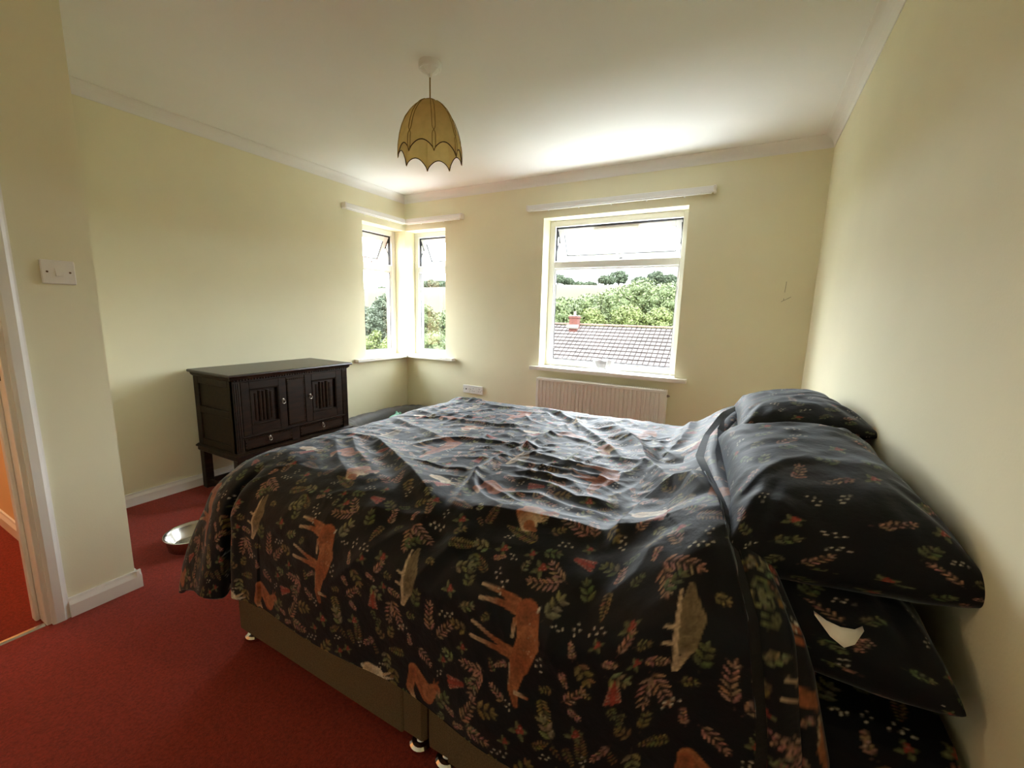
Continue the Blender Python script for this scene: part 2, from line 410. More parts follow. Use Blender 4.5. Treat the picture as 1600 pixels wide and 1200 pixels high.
def window(idx, side, base, wd, handle_side, stays):
    X = win_xf(side, base)
    root = empty('window_%d' % idx, X(wd/2, FR, ZB), kind='structure')
    def piece(name, m, par, u0, u1, n0, n1, z0, z1, bev=0.004):
        b = MB(); b.bbox(u0, u1, n0, n1, z0, z1, bev)
        b.v = [X(*v) for v in b.v]; return b.build(name, m, par)
    f0, f1 = FR, FR+0.06
    fwid = 0.052; zb = ZB+0.012
    # outer frame as four bars and a transom
    fr = piece('frame', M['upvc'], root, 0, fwid, f0, f1, zb, ZT)
    piece('frame', M['upvc'], root, wd-fwid, wd, f0, f1, zb, ZT)
    piece('frame', M['upvc'], root, fwid, wd-fwid, f0, f1, zb, zb+0.045)
    piece('frame', M['upvc'], root, fwid, wd-fwid, f0, f1, ZT-0.052, ZT)
    piece('transom', M['upvc'], root, fwid, wd-fwid, f0, f1, 1.622, 1.680)
    # fixed lower pane with glazing bead and dark gasket
    u0, u1, z0, z1 = fwid, wd-fwid, zb+0.045, 1.622
    for a in ((u0, u0+0.012, z0, z1), (u1-0.012, u1, z0, z1), (u0, u1, z0, z0+0.012), (u0, u1, z1-0.012, z1)):
        piece('glazing_bead', M['upvc'], root, a[0], a[1], f0+0.012, f0+0.03, a[2], a[3], 0.003)
    for a in ((u0+0.012, u0+0.016, z0+0.012, z1-0.012), (u1-0.016, u1-0.012, z0+0.012, z1-0.012), (u0+0.012, u1-0.012, z0+0.012, z0+0.016), (u0+0.012, u1-0.012, z1-0.016, z1-0.012)):
        piece('gasket', M['dark'], root, a[0], a[1], f0+0.02, f0+0.03, a[2], a[3], 0.001)
    b = MB(); b.add([X(u0, f0+0.032, z0), X(u1, f0+0.032, z0), X(u1, f0+0.032, z1), X(u0, f0+0.032, z1)], [(0, 1, 2, 3)])
    b.build('pane', M['glass'], root, fix=False)
    # dark rebate around the open vent
    u0, u1, z0, z1 = fwid, wd-fwid, 1.680, ZT-0.052
    for a in ((u0, u0+0.008, z0+0.01, z1), (u1-0.008, u1, z0+0.01, z1), (u0, u1, z1-0.010, z1)):
        piece('seal', M['dark'], root, a[0], a[1], f0+0.022, f0+0.050, a[2], a[3], 0.002)
    # top-hung sash, swung outwards
    ang = R(27); hz, hn = z1-0.006, f0+0.040
    def sw(u, n, z):
        dn, dz = n-hn, z-hz
        return X(u, hn+dn*math.cos(ang)-dz*math.sin(ang), hz+dn*math.sin(ang)+dz*math.cos(ang))
    def spiece(name, m, par, u0, u1, n0, n1, z0, z1, bev=0.004):
        b = MB(); b.bbox(u0, u1, n0, n1, z0, z1, bev); b.v = [sw(*v) for v in b.v]; return b.build(name, m, par)
    su0, su1 = u0+0.006, u1-0.006; sz0, sz1 = hz-0.300, hz; sn0, sn1 = hn-0.012, hn+0.045; sb = 0.052
    sash = spiece('sash', M['upvc'], root, su0, su0+sb, sn0, sn1, sz0, sz1)
    spiece('sash_rail', M['upvc'], sash, su1-sb, su1, sn0, sn1, sz0, sz1)
    spiece('sash_rail', M['upvc'], sash, su0+sb, su1-sb, sn0, sn1, sz0, sz0+sb)
    spiece('sash_rail', M['upvc'], sash, su0+sb, su1-sb, sn0, sn1, sz1-sb, sz1)
    g = 0.005
    for a in ((su0+sb, su0+sb+g, sz0+sb, sz1-sb), (su1-sb-g, su1-sb, sz0+sb, sz1-sb), (su0+sb, su1-sb, sz0+sb, sz0+sb+g)):
        spiece('gasket', M['dark'], sash, a[0], a[1], sn0+0.006, sn0+0.02, a[2], a[3], 0.001)
    b = MB(); b.add([sw(su0+sb, hn+0.015, sz0+sb), sw(su1-sb, hn+0.015, sz0+sb), sw(su1-sb, hn+0.015, sz1-sb), sw(su0+sb, hn+0.015, sz1-sb)], [(0, 1, 2, 3)])
    b.build('pane', M['glass'], sash, fix=False)
    um = (su0+su1)/2 if handle_side == 0 else ((su0+0.62*(su1-su0)) if handle_side > 0 else su0+0.30*(su1-su0))
    spiece('handle', M['upvc'], sash, um-0.012, um+0.012, sn0-0.018, sn0, sz0+0.008, sz0+0.046, 0.004)
    spiece('handle_lever', M['upvc'], sash, um-0.008, um+0.008, sn0-0.034, sn0-0.018, sz0+0.012, sz0+0.085, 0.005)
    spiece('handle_key', M['dark'], sash, um+0.014, um+0.040, sn0-0.020, sn0-0.008, sz0+0.018, sz0+0.026, 0.002)
    if wd > 0.8:
        spiece('trickle_vent', M['plate'], sash, um-0.19, um+0.19, sn0-0.012, sn0, sz1-0.046, sz1-0.016, 0.006)
    for s in stays:
        uu = u0+0.010 if s < 0 else u1-0.010
        b = MB(); e = sw(uu, sn0+0.02, sz0+0.12)
        b.tube([X(uu, f0+0.035, z1-0.03), X(uu, f0+0.075, z1-0.11), e], 0.005, 6)
        b.tube([X(uu, f0+0.035, z1-0.19), X(uu, f0+0.075, z1-0.11)], 0.005, 6)
        b.build('friction_stay', M['dark'], root)
    return root

window(1, 'back', MW0, MW1-MW0, 0, (-1, 1))
window(2, 'left', LW_Y, -LW_Y, 1, (-1, 1))
window(3, 'back', 0.0, RW_X, 1, (-1, 1))
# sills (bull-nosed boards)
def sill(poly, z0, z1, name, m):
    b = MB(); b.prism(poly, 'z', z0, z1); return struct(b, name, m)
sill([(1.505, -0.055), (2.823, -0.055), (2.826, -0.052), (2.826, 0.0), (MW1, 0.0), (MW1, FR+0.01), (MW0, FR+0.01), (MW0, 0.0), (1.502, 0.0), (1.502, -0.052)], 0.727, 0.757, 'trim_4', M['gloss'])
sill([(0.055, -0.705), (0.055, -0.055), (0.640, -0.055), (0.643, -0.052), (0.643, 0.0), (RW_X, 0.0), (RW_X, FR+0.01), (0.0, FR+0.01), (0.0, 0.0), (-FR-0.01, 0.0), (-FR-0.01, LW_Y), (0.0, LW_Y), (0.0, -0.708), (0.052, -0.708)], 0.733, 0.757, 'trim_5', M['gloss'])

# ------------------------------------------------------------------ curtain tracks
def track(root, axis, a0, a1, c, s, z0=2.092, z1=2.132, capends=(1, 1)):
    b = MB()
    prof = [(c+s*0.022, z0), (c+s*0.050, z0), (c+s*0.054, z0+0.004), (c+s*0.054, z1-0.004), (c+s*0.050, z1), (c+s*0.022, z1)]
    b.prism(prof, axis, a0, a1); b.build('rail', M['white'], root)
    b = MB()
    prof2 = [(c+s*0.026, z0-0.008), (c+s*0.046, z0-0.008), (c+s*0.046, z0), (c+s*0.026, z0)]
    b.prism(prof2, axis, a0+0.01, a1-0.01); b.build('glider_channel', M['white'], root)
    for k, a in enumerate((a0, a1)):
        if not capends[k]: continue
        d = -0.018 if k == 0 else 0.018
        b = MB()
        if axis == 'x': b.bbox(min(a, a+d), max(a, a+d), min(c+s*0.001, c+s*0.056), max(c+s*0.001, c+s*0.056), z0-0.004, z1+0.003, 0.003)
        else: b.bbox(min(c+s*0.001, c+s*0.056), max(c+s*0.001, c+s*0.056), min(a, a+d), max(a, a+d), z0-0.004, z1+0.003, 0.003)
        b.build('end_bracket', M['plate'], root)
    n = 5 if abs(a1-a0) > 1 else 2
    for i in range(n):
        a = a0+(a1-a0)*(i+0.7)/(n+0.4)
        b = MB()
        if axis == 'x': b.bbox(a-0.006, a+0.006, min(c+s*.001, c+s*.024), max(c+s*.001, c+s*.024), z0, z1-0.004, 0.002); b.ball((a, c+s*0.038, z0-0.014), 0.006)
        else: b.bbox(min(c+s*.001, c+s*.024), max(c+s*.001, c+s*.024), a-0.006, a+0.006, z0, z1-0.004, 0.002); b.ball((c+s*0.038, a, z0-0.014), 0.006)
        b.build('bracket', M['white'], root)
ct = empty('curtain_track', (2.17, 0, 2.11), 'long straight white curtain track above the window with the radiator below', 'curtain track')
track(ct, 'x', 1.445, 2.888, 0, -1)
ct = empty('curtain_track', (0, 0, 2.11), 'white curtain track bent round the room corner above the corner windows', 'curtain track')
track(ct, 'y', -0.77, -0.054, 0, 1, 2.087, 2.130, (1, 0))
track(ct, 'x', 0.054, 0.725, 0, -1, 2.087, 2.130, (0, 1))
MB().bbox(0.022, 0.056, -0.056, -0.022, 2.087, 2.130, 0.003).build('corner_joint', M['white'], ct)

# ------------------------------------------------------------------ radiator
rad = empty('radiator', (2.151, -0.07, 0.12), 'cream ribbed panel radiator on the wall below the window', 'radiator')
rx0, rx1, rz0, rz1 = 1.604, 2.699, 0.115, 0.667
b = MB(); n = 31; pts = []
mar = 0.022; pw = (rx1-rx0-2*mar)/n
pts.append((rx0, -0.098)); pts.append((rx0+mar*.5, -0.1))
for i in range(n):
    x = rx0+mar+i*pw
    pts += [(x, -0.100), (x+pw*0.12, -0.091), (x+pw*0.38, -0.091), (x+pw*0.5, -0.100)]
pts += [(rx1-mar*.5, -0.100), (rx1, -0.098), (rx1, -0.088), (rx0, -0.088)]
b.prism(pts, 'z', rz0+0.02, rz1-0.012); b.build('ribbed_panel', M['rad'], rad)
MB().bbox(rx0, rx1, -0.1015, -0.088, rz0, rz0+0.022, 0.004).build('panel_edge', M['rad'], rad)
MB().bbox(rx0, rx1, -0.1015, -0.088, rz1-0.024, rz1, 0.004).build('panel_edge', M['rad'], rad)
MB().bbox(rx0, rx1, -0.052, -0.040, rz0, rz1, 0.004).build('back_panel', M['rad'], rad)
for x in (rx0-0.004, rx1-0.002): MB().bbox(x, x+0.006, -0.098, -0.042, rz0+0.03, rz1, 0.002).build('side_panel', M['rad'], rad)
b = MB()
b.box(rx0, rx1, -0.090, -0.086, rz1-0.004, rz1+0.002); b.box(rx0, rx1, -0.054, -0.050, rz1-0.004, rz1+0.002); 
for i in range(62):
    x = rx0+0.01+i*(rx1-rx0-0.02)/61
    b.box(x-0.003, x+0.003, -0.088, -0.052, rz1-0.004, rz1+0.001)
tag(b.build('top_grille', M['rad'], rad), kind='stuff')
b = MB(); b.lathe((rx1+0.004, -0.07, rz1-0.045), [(0.010, 0), (0.010, 0.012), (0.006, 0.014), (0.006, 0.020)], 10, 'x'); b.build('bleed_valve', M['iron'], rad)
b = MB(); b.tube([(rx1-0.01, -0.07, 0.14), (rx1+0.05, -0.07, 0.14), (rx1+0.055, -0.07, 0.12), (rx1+0.055, -0.07, 0.0)], 0.008, 8); b.build('pipe', M['rad'], rad)
b = MB(); b.tube([(rx0+0.01, -0.07, 0.14), (rx0-0.05, -0.07, 0.14), (rx0-0.055, -0.07, 0.12), (rx0-0.055, -0.07, 0.0)], 0.008, 8); b.build('pipe', M['rad'], rad)
for x in (rx0+0.2, rx1-0.2): MB().box(x-0.02, x+0.02, -0.042, -0.0005, 0.2, 0.6).build('wall_bracket', M['rad'], rad)

# ------------------------------------------------------------------ switch and sockets
sw = empty('light_switch', (STUB_X, -2.871, 1.328), 'ivory single rocker light switch on the wall beside the doorway', 'light switch')
MB().bbox(STUB_X+0.0005, STUB_X+0.011, -2.916, -2.826, 1.286, 1.371, 0.003).build('plate', M['plate'], sw)
b = MB(); b.prism([(STUB_X+0.010, 1.315), (STUB_X+0.018, 1.315), (STUB_X+0.012, 1.343), (STUB_X+0.010, 1.343)], 'y', -2.880, -2.860); b.build('rocker', M['plate'], sw)
for y in (-2.901, -2.841): 
    b = MB(); b.lathe((STUB_X+0.0105, y, 1.329), [(0.0035, 0), (0.0035, 0.001)], 10, 'x'); b.build('screw', M['brass'], sw)

sk = empty('wall_socket', (0.905, 0, 0.465), 'white double power socket on the wall beside the aerial plate', 'socket')
MB().bbox(0.834, 0.982, -0.011, -0.0005, 0.421, 0.503, 0.003).build('plate', M['white'], sk)
for x in (0.872, 0.944):
    for dx, dz, ww, hh in ((0, 0.018, 0.004, 0.008), (-0.011, -0.006, 0.008, 0.004), (0.011, -0.006, 0.008, 0.004)):
        MB().box(x+dx-ww/2, x+dx+ww/2, -0.0118, -0.0108, 0.455+dz-hh/2, 0.455+dz+hh/2).build('pin_hole', M['dark'], sk)
for x in (0.898, 0.918):
    b = MB(); b.prism([(-0.010, 0.472), (-0.016, 0.472), (-0.012, 0.492), (-0.010, 0.492)], 'x', x-0.006, x+0.006); b.build('rocker', M['white'], sk)
for x in (0.842, 0.974):
    b = MB(); b.lathe((x, -0.0118, 0.462), [(0.003, 0), (0.003, 0.001)], 8, 'y'); b.build('screw', M['brass'], sk)
ae = empty('aerial_socket', (0.79, 0, 0.465), 'white single aerial plate with one round hole beside the power socket', 'socket')
MB().bbox(0.748, 0.830, -0.011, -0.0005, 0.423, 0.504, 0.003).build('plate', M['white'], ae)
b = MB(); b.lathe((0.789, -0.016, 0.464), [(0.007, 0), (0.007, 0.006)], 12, 'y'); b.build('aerial_jack', M['dark'], ae)
for x in (0.758, 0.820):
    b = MB(); b.lathe((x, -0.0118, 0.464), [(0.003, 0), (0.003, 0.001)], 8, 'y'); b.build('screw', M['brass'], ae)

# ------------------------------------------------------------------ pendant lamp
LX, LY = 1.787, -1.75
lamp = empty('pendant_lamp', (LX, LY, 1.90), 'ochre domed pendant lampshade with scalloped brown edge hanging from the ceiling', 'lamp')
b = MB(); b.lathe((LX, LY, 0), [(0.052, H_ROOM), (0.052, H_ROOM-0.026), (0.047, H_ROOM-0.030)], 28); b.build('ceiling_rose', M['white'], lamp)
b = MB(); b.lathe((LX, LY, 0), [(0.047, H_ROOM-0.030), (0.012, H_ROOM-0.050), (0.008, H_ROOM-0.062)], 8); b.build('rose_cap', M['white'], lamp)
MB().tube([(LX, LY, H_ROOM-0.06), (LX, LY, 2.165)], 0.0032, 8).build('flex', M['shade_rib'], lamp)
b = MB(); b.lathe((LX, LY, 0), [(0.012, 2.20), (0.018, 2.185), (0.018, 2.14), (0.021, 2.135), (0.021, 2.12)], 16); b.build('lamp_holder', M['white'], lamp)
b = MB(); b.lathe((LX, LY, 0), [(0.012, 2.12), (0.016, 2.10), (0.030, 2.07), (0.030, 2.05), (0.018, 2.03), (0.002, 2.024)], 20); b.build('bulb', M['white'], lamp, smooth=True)
prof_r = [(2.192, 0.028), (2.186, 0.045), (2.17, 0.066), (2.145, 0.090), (2.11, 0.114), (2.07, 0.131), (2.03, 0.142), (1.99, 0.148), (1.95, 0.150), (1.915, 0.149)]
def shade_r(z):
    zs = [q[0] for q in prof_r][::-1]; rs = [q[1] for q in prof_r][::-1]
    return float(np.interp(z, zs, rs))
NP, SEG, VSEG = 8, 14, 26
a_off = math.atan2(-(CAM.y-LY)*-1, CAM.x-LX) + R(6)
ztop, ztip = 2.192, 1.932
for k in range(NP):
    vsn = []; fs = []
    edge = []
    for i in range(SEG+1):
        t = i/SEG; a = a_off + 2*math.pi*(k+t)/NP
        zlow = ztip + 0.046*math.sin(math.pi*t)**0.7
        flat = math.cos(math.pi/NP)/math.cos((t-0.5)*2*math.pi/NP)   # panels nearly flat between ribs
        for j in range(VSEG+1):
            z = ztop + (zlow-ztop)*j/VSEG
            rr = shade_r(z)*(0.25+0.75*flat)
            vsn.append((LX+rr*math.cos(a), LY+rr*math.sin(a), z))
        edge.append(vsn[-1])
    for i in range(SEG):
        for j in range(VSEG):
            p = i*(VSEG+1)+j; fs.append((p, p+VSEG+1, p+VSEG+2, p+1))
    b = MB(); b.add(vsn, fs); b.build('shade_panel', M['shade'], lamp, smooth=True)
    MB().tube(edge, 0.0021, 6).build('scalloped_piping', M['shade_edge'], lamp)
    a = a_off + 2*math.pi*k/NP
    b = MB()
    for da in (-1, 1):
        pts = []
        for j in range(30):
            z = ztop-0.004 + (ztip-ztop)*j/29; rr = shade_r(z)+0.0015
            zz = (z-ztip)/(ztop-ztip)
            off = 0.0075*min(1, abs(zz-0.33)*22)*min(1, (1-zz)*4+0.35)*min(1, zz*8+0.3)
            pts.append((LX+rr*math.cos(a)-da*off*math.sin(a), LY+rr*math.sin(a)+da*off*math.cos(a), z))
        b.tube(pts, 0.0017, 5)
    b.build('rib_braid', M['shade_rib'], lamp)
b = MB(); b.tube([(LX+0.028*math.cos(t), LY+0.028*math.sin(t), 2.192) for t in np.linspace(0, 2*math.pi, 20, endpoint=False)], 0.0025, 6, True)
for k in range(3):
    a = a_off+2*math.pi*k/3; b.tube([(LX+0.028*math.cos(a), LY+0.028*math.sin(a), 2.192), (LX+0.018*math.cos(a), LY+0.018*math.sin(a), 2.168)], 0.002, 5)
b.build('shade_ring', M['shade_rib'], lamp)

# ------------------------------------------------------------------ carved oak cabinet
CX0, CX1, CY0, CY1, CT = 0.045, 0.500, -2.062, -1.212, 0.813
cab = empty('oak_cabinet', (0.27, -1.637, 0), 'dark carved oak cabinet with two linenfold doors, ring handles and beaded drawers', 'cabinet')
wd, wt = M['wood'], M['wood_top']
# top board with moulded edge
b = MB()
def ring(x0, x1, y0, y1, z): return [(x0, y0, z), (x1, y0, z), (x1, y1, z), (x0, y1, z)]
lv = [(0.010, 0.792), (0.026, 0.796), (0.030, 0.803), (0.028, 0.810), (0.022, CT)]
vsn = []; fs = []
for o, z in lv: vsn += ring(CX0-0.008, CX1+o, CY0-o, CY1+o, z)
for i in range(len(lv)-1):
    for k in range(4): fs.append((i*4+k, i*4+(k+1) % 4, (i+1)*4+(k+1) % 4, (i+1)*4+k))
fs += [(3, 2, 1, 0), tuple(range(len(vsn)-4, len(vsn)))]
b.add(vsn, fs); b.build('top_board', wt, cab)
b = MB(); vsn = []; fs = []
lv = [(0.000, 0.768), (0.004, 0.772), (0.012, 0.780), (0.016, 0.792)]
for o, z in lv: vsn += ring(CX0, CX1+o, CY0-o, CY1+o, z)
for i in range(len(lv)-1):
    for k in range(4): fs.append((i*4+k, i*4+(k+1) % 4, (i+1)*4+(k+1) % 4, (i+1)*4+k))
b.add(vsn, fs); b.build('cornice', wd, cab)
b = MB()
for i in range(46):
    y = CY0+0.012+i*(CY1-CY0-0.024)/45
    b.box(CX1, CX1+0.010, y-0.005, y+0.005, 0.770, 0.782)
tag(b.build('dentil_row', wd, cab), kind='stuff')
# carcass: stiles, rails and recessed side panels
ZM = 0.305
b = MB(); b.box(CX0, CX1-0.03, CY0+0.016, CY1-0.016, ZM, 0.768); b.build('carcass', wd, cab)
for y0, y1, sgn in ((CY0, CY0+0.016, -1), (CY1-0.016, CY1, 1)):
    b = MB()
    for x0, x1 in ((CX0, CX0+0.055), (CX1-0.055, CX1-0.0005)): b.bbox(x0, x1, y0, y1, ZM, 0.768, 0.003)
    for z0, z1 in ((ZM, ZM+0.05), (0.530, 0.575), (0.725, 0.768)): b.bbox(CX0+0.055, CX1-0.055, y0, y1, z0, z1, 0.003)
    b.build('side_frame', wd, cab)
    for z0, z1 in ((ZM+0.05, 0.530), (0.575, 0.725)):
        yy0, yy1 = (y0+0.009, y1) if sgn < 0 else (y0, y1-0.009)
        MB().bbox(CX0+0.055, CX1-0.055, yy0, yy1, z0, z1, 0.002).build('side_panel', wd, cab)
# front posts with fluting
for y0, y1 in ((CY0, CY0+0.048), (CY1-0.048, CY1)):
    b = MB(); b.bbox(CX1-0.03, CX1, y0, y1, ZM, 0.768, 0.003)
    for k in range(3): 
        yc = y0+0.012+k*0.012; b.tube([(CX1, yc, ZM+0.02), (CX1, yc, 0.755)], 0.0035, 6)
    b.build('front_post', wd, cab)
FZ0, FZ1 = 0.415, 0.757         # door opening
MB().bbox(CX1-0.03, CX1-0.002, CY0+0.048, CY1-0.048, FZ1, 0.768, 0.002).build('top_rail', wd, cab)
b = MB(); b.bbox(CX1-0.03, CX1-0.001, CY0+0.048, CY1-0.048, 0.398, 0.415, 0.002)
b.bbox(CX1-0.004, CX1+0.008, CY0+0.040, CY1-0.040, 0.402, 0.412, 0.003); b.build('middle_moulding', wd, cab)
def linenfold(b, yc, wdt, z0, z1, x):
    """carved folds: rounded vertical ribs with scalloped tops"""
    n = 5; pw = wdt/n
    for i in range(n):
        y = yc-wdt/2+pw*(i+0.5); h = [0.0, 0.014, 0.008, 0.014, 0.0][i]; e = [0.004, 0.010, 0.007, 0.010, 0.004][i]
        r = pw*0.42
        pts = []
        for k in range(7):
            t = math.pi*k/6; pts.append((y-r*math.cos(t), x+e*math.sin(t)))
        poly = [(p[1], p[0]) for p in pts]
        b.prism(poly, 'z', z0-h*0.6, z1+h)
def door(ya, yb, hy, side):
    b = MB(); x0, x1 = CX1-0.024, CX1-0.003
    st = 0.052
    b.bbox(x0, x1, ya, ya+st, FZ0, FZ1, 0.002); b.bbox(x0, x1, yb-st, yb, FZ0, FZ1, 0.002)
    b.bbox(x0, x1, ya+st, yb-st, FZ0, FZ0+0.058, 0.002); b.bbox(x0, x1, ya+st, yb-st, FZ1-0.048, FZ1, 0.002)
    d = b.build('door', wd, cab)
    b = MB()
    for a in ((ya+st, ya+st+0.009, FZ0+0.058, FZ1-0.048), (yb-st-0.009, yb-st, FZ0+0.058, FZ1-0.048), (ya+st, yb-st, FZ0+0.058, FZ0+0.067), (ya+st, yb-st, FZ1-0.057, FZ1-0.048)):
        b.bbox(x0+0.008, x1+0.003, a[0], a[1], a[2], a[3], 0.004)
    b.build('panel_moulding', wd, d)
    MB().box(x0-0.004, x0+0.006, ya+st, yb-st, FZ0+0.058, FZ1-0.048).build('door_panel', wd, d)
    b = MB(); linenfold(b, (ya+yb)/2, (yb-ya-2*st)*0.66, FZ0+0.085, FZ1-0.080, x0+0.006); b.build('linenfold', M['wood_carve'], d)
    h = ring_handle(hy, 0.588, 0.0115, d)
def ring_handle(y, z, r, par):
    b = MB(); b.lathe((CX1-0.003, y, z+0.020), [(0.009, 0), (0.010, 0.003), (0.004, 0.006), (0.004, 0.010)], 12, 'x')
    h = b.build('handle_rose', M['iron'], par)
    b = MB(); b.tube([(CX1+0.006+0.004*math.sin(t*0.5), y+r*math.cos(t), z+0.016-r+r*math.sin(t)+0.002) for t in np.linspace(0, 2*math.pi, 18, endpoint=False)], 0.0024, 6, True)
    o = b.build('ring_pull', M['iron'], par)
    return h
M['wood_carve'] = wood_mat('dark_oak_carving', (0.0085, 0.0042, 0.0018), (0.026, 0.0130, 0.0052), 0.34)
DL = (CY0+0.050, -1.716); CP = (-1.714, -1.576); DR = (-1.574, CY1-0.050)
door(DL[0], DL[1], -1.743, 1); door(DR[0], DR[1], -1.540, -1)
b = MB(); b.bbox(CX1-0.026, CX1-0.006, CP[0], CP[1], FZ0, FZ1, 0.002); cp = b.build('centre_panel', wd, cab)
def beads(par, y0, y1, z0, z1, step=0.0135, r=0.0046):
    b = MB(); ny = int((y1-y0)/step); nz = int((z1-z0)/step)
    for i in range(ny+1):
        for z in (z0, z1): b.ball((CX1-0.001, y0+(y1-y0)*i/ny, z), r, 5, 4)
    for i in range(1, nz):
        for y in (y0, y1): b.ball((CX1-0.001, y, z0+(z1-z0)*i/nz), r, 5, 4)
    tag(b.build('bead_edging', M['stud'], par), kind='stuff')
MB().bbox(CX1-0.010, CX1-0.002, CP[0]+0.004, CP[1]-0.004, FZ0+0.006, FZ1-0.010, 0.002).build('raised_field', wd, cp)
beads(cp, CP[0]+0.010, CP[1]-0.010, FZ0+0.014, FZ1-0.018)
# drawers
for y0, y1 in ((CY0+0.052, -1.690), (-1.630, CY1-0.052)):
    b = MB(); b.bbox(CX1-0.026, CX1-0.004, y0, y1, 0.322, 0.394, 0.003); d = b.build('drawer', wd, cab)
    beads(d, y0+0.008, y1-0.008, 0.330, 0.388, 0.016)
    ring_handle((y0+y1)/2, 0.356, 0.010, d)
MB().bbox(CX1-0.028, CX1-0.006, -1.690, -1.630, ZM, 0.398, 0.002).build('drawer_divider', wd, cab)
# base moulding, apron, legs, stretchers
b = MB(); vsn = []; fs = []
lv = [(0.004, 0.262), (0.010, 0.270), (0.010, 0.290), (0.022, 0.296), (0.022, 0.303), (0.006, 0.312)]
for o, z in lv: vsn += ring(CX0, CX1+o, CY0-o, CY1+o, z)
for i in range(len(lv)-1):
    for k in range(4): fs.append((i*4+k, i*4+(k+1) % 4, (i+1)*4+(k+1) % 4, (i+1)*4+k))
fs += [(3, 2, 1, 0), tuple(range(len(vsn)-4, len(vsn)))]
b.add(vsn, fs); b.build('base_moulding', wd, cab)
for x in (CX0+0.004, CX1-0.052):
    for y in (CY0-0.002, CY1-0.048):
        MB().bbox(x, x+0.05, y, y+0.05, 0, 0.263, 0.003).build('leg', wd, cab)
for x in (CX0+0.018, CX1-0.040): MB().bbox(x, x+0.024, CY0+0.048, CY1-0.048, 0.02, 0.055, 0.003).build('stretcher', wd, cab)
for y in (CY0+0.012, CY1-0.034): MB().bbox(CX0+0.054, CX1-0.052, y, y+0.024, 0.02, 0.055, 0.003).build('stretcher', wd, cab)

# ------------------------------------------------------------------ steel bowl on the carpet
b = MB(); b.lathe((0.80, -2.46, 0), [(0.105, 0.0), (0.112, 0.004), (0.120, 0.058), (0.127, 0.066), (0.130, 0.070), (0.128, 0.073), (0.122, 0.071), (0.114, 0.060), (0.098, 0.012), (0.088, 0.006), (0.0005, 0.006)], 48, closed=False)
bw = b.build('steel_bowl', M['steel'], smooth=True)
tag(bw, 'round stainless steel pet bowl on the red carpet beside the bed', 'bowl')

# ------------------------------------------------------------------ cut glass bowl on the sill
gb = empty('glass_bowl', (2.155, 0.03, 0.757), 'cut glass bowl on three small feet standing on the window sill', 'bowl')
gx, gy, gz = 2.155, 0.035, 0.757
vsn = []; fs = []; NS = 48
pr = [(0.020, 0.022), (0.045, 0.026), (0.070, 0.042), (0.086, 0.066), (0.094, 0.095), (0.092, 0.097), (0.083, 0.068), (0.066, 0.046), (0.042, 0.031), (0.018, 0.027)]
for i, (r, h) in enumerate(pr):
    for k in range(NS):
        a = 2*math.pi*k/NS; sc = 1+0.05*(k % 4 == 0)*(i in (2, 3, 4))
        hh = h+(0.006*math.cos(a*8) if i in (4, 5) else 0)
        vsn.append((gx+r*sc*math.cos(a), gy+r*0.82*sc*math.sin(a), gz+hh))
for i in range(len(pr)-1):
    for k in range(NS):
        k2 = (k+1) % NS; fs.append((i*NS+k, i*NS+k2, (i+1)*NS+k2, (i+1)*NS+k))
fs.append(tuple(reversed(range(NS)))); fs.append(tuple(range((len(pr)-1)*NS, len(pr)*NS)))
M['crystal'] = mat('cut_glass', (0.96, 0.97, 0.98), 0.08, 0.6, trans=0.55)
b = MB(); b.add(vsn, fs); b.build('bowl', M['crystal'], gb)
for k in range(4):
    a = math.pi/4+k*math.pi/2
    b = MB(); b.tube([(gx+0.040*math.cos(a), gy+0.035*math.sin(a), gz+0.030), (gx+0.050*math.cos(a), gy+0.044*math.sin(a), gz+0.014), (gx+0.062*math.cos(a), gy+0.052*math.sin(a), gz+0.003)], [0.008, 0.006, 0.005], 8); b.build('foot', M['crystal'], gb)

# ------------------------------------------------------------------ dog bed and toy in the corner
dg = empty('pet_bed', (0.44, -0.62, 0), 'charcoal quilted pet bed with a padded rim in the room corner', 'pet bed')
ctr = (0.445, -0.60); ax_, ay_ = 0.31, 0.46
pts = []; NB = 160
vsn = []; fs = []; NR = 18
rng = random.Random(3)
ph = [rng.uniform(0, 6.28) for _ in range(6)]
for k in range(NB):
    t = 2*math.pi*k/NB; e = 2/3.2
    px = ctr[0]+ax_*math.copysign(abs(math.cos(t))**e, math.cos(t)); py = ctr[1]+ay_*math.copysign(abs(math.sin(t))**e, math.sin(t))
    dn = Vector((math.cos(t)/ax_, math.sin(t)/ay_, 0)).normalized()
    seam = abs(math.sin(t*11+0.6*math.sin(3*t)))**0.35
    rr = 0.092*(0.93+0.07*seam)*(1+0.02*math.sin(5*t+ph[0]))
    hh = 0.13
    for j in range(NR):
        a = 2*math.pi*j/NR
        cw = 0.8 if math.sin(a) < 0 else 1.0
        vsn.append((px+dn.x*rr*math.cos(a)*0.95, py+dn.y*rr*math.cos(a)*0.95, 0.128+(0.128 if math.sin(a) < 0 else 0.132)*math.sin(a)*(0.94+0.06*seam)))
for k in range(NB):
    k2 = (k+1) % NB
    for j in range(NR):
        j2 = (j+1) % NR; fs.append((k*NR+j, k2*NR+j, k2*NR+j2, k*NR+j2))
b = MB(); b.add(vsn, fs); b.build('padded_rim', M['grey_fabric'], dg, smooth=True)
b = MB(); b.ball((ctr[0], ctr[1], 0.075), 1.0, 32, 12, (ax_-0.03, ay_-0.03, 0.075)); b.build('cushion', M['grey_fabric'], dg, smooth=True)
ty = empty('plush_toy', (0.40, -0.62, 0.14), 'small mint green plush toy lying in the pet bed', 'toy')
b = MB(); b.ball((0.385, -0.60, 0.195), 1.0, 16, 10, (0.05, 0.075, 0.062)); b.build('body', M['mint'], ty, smooth=True)
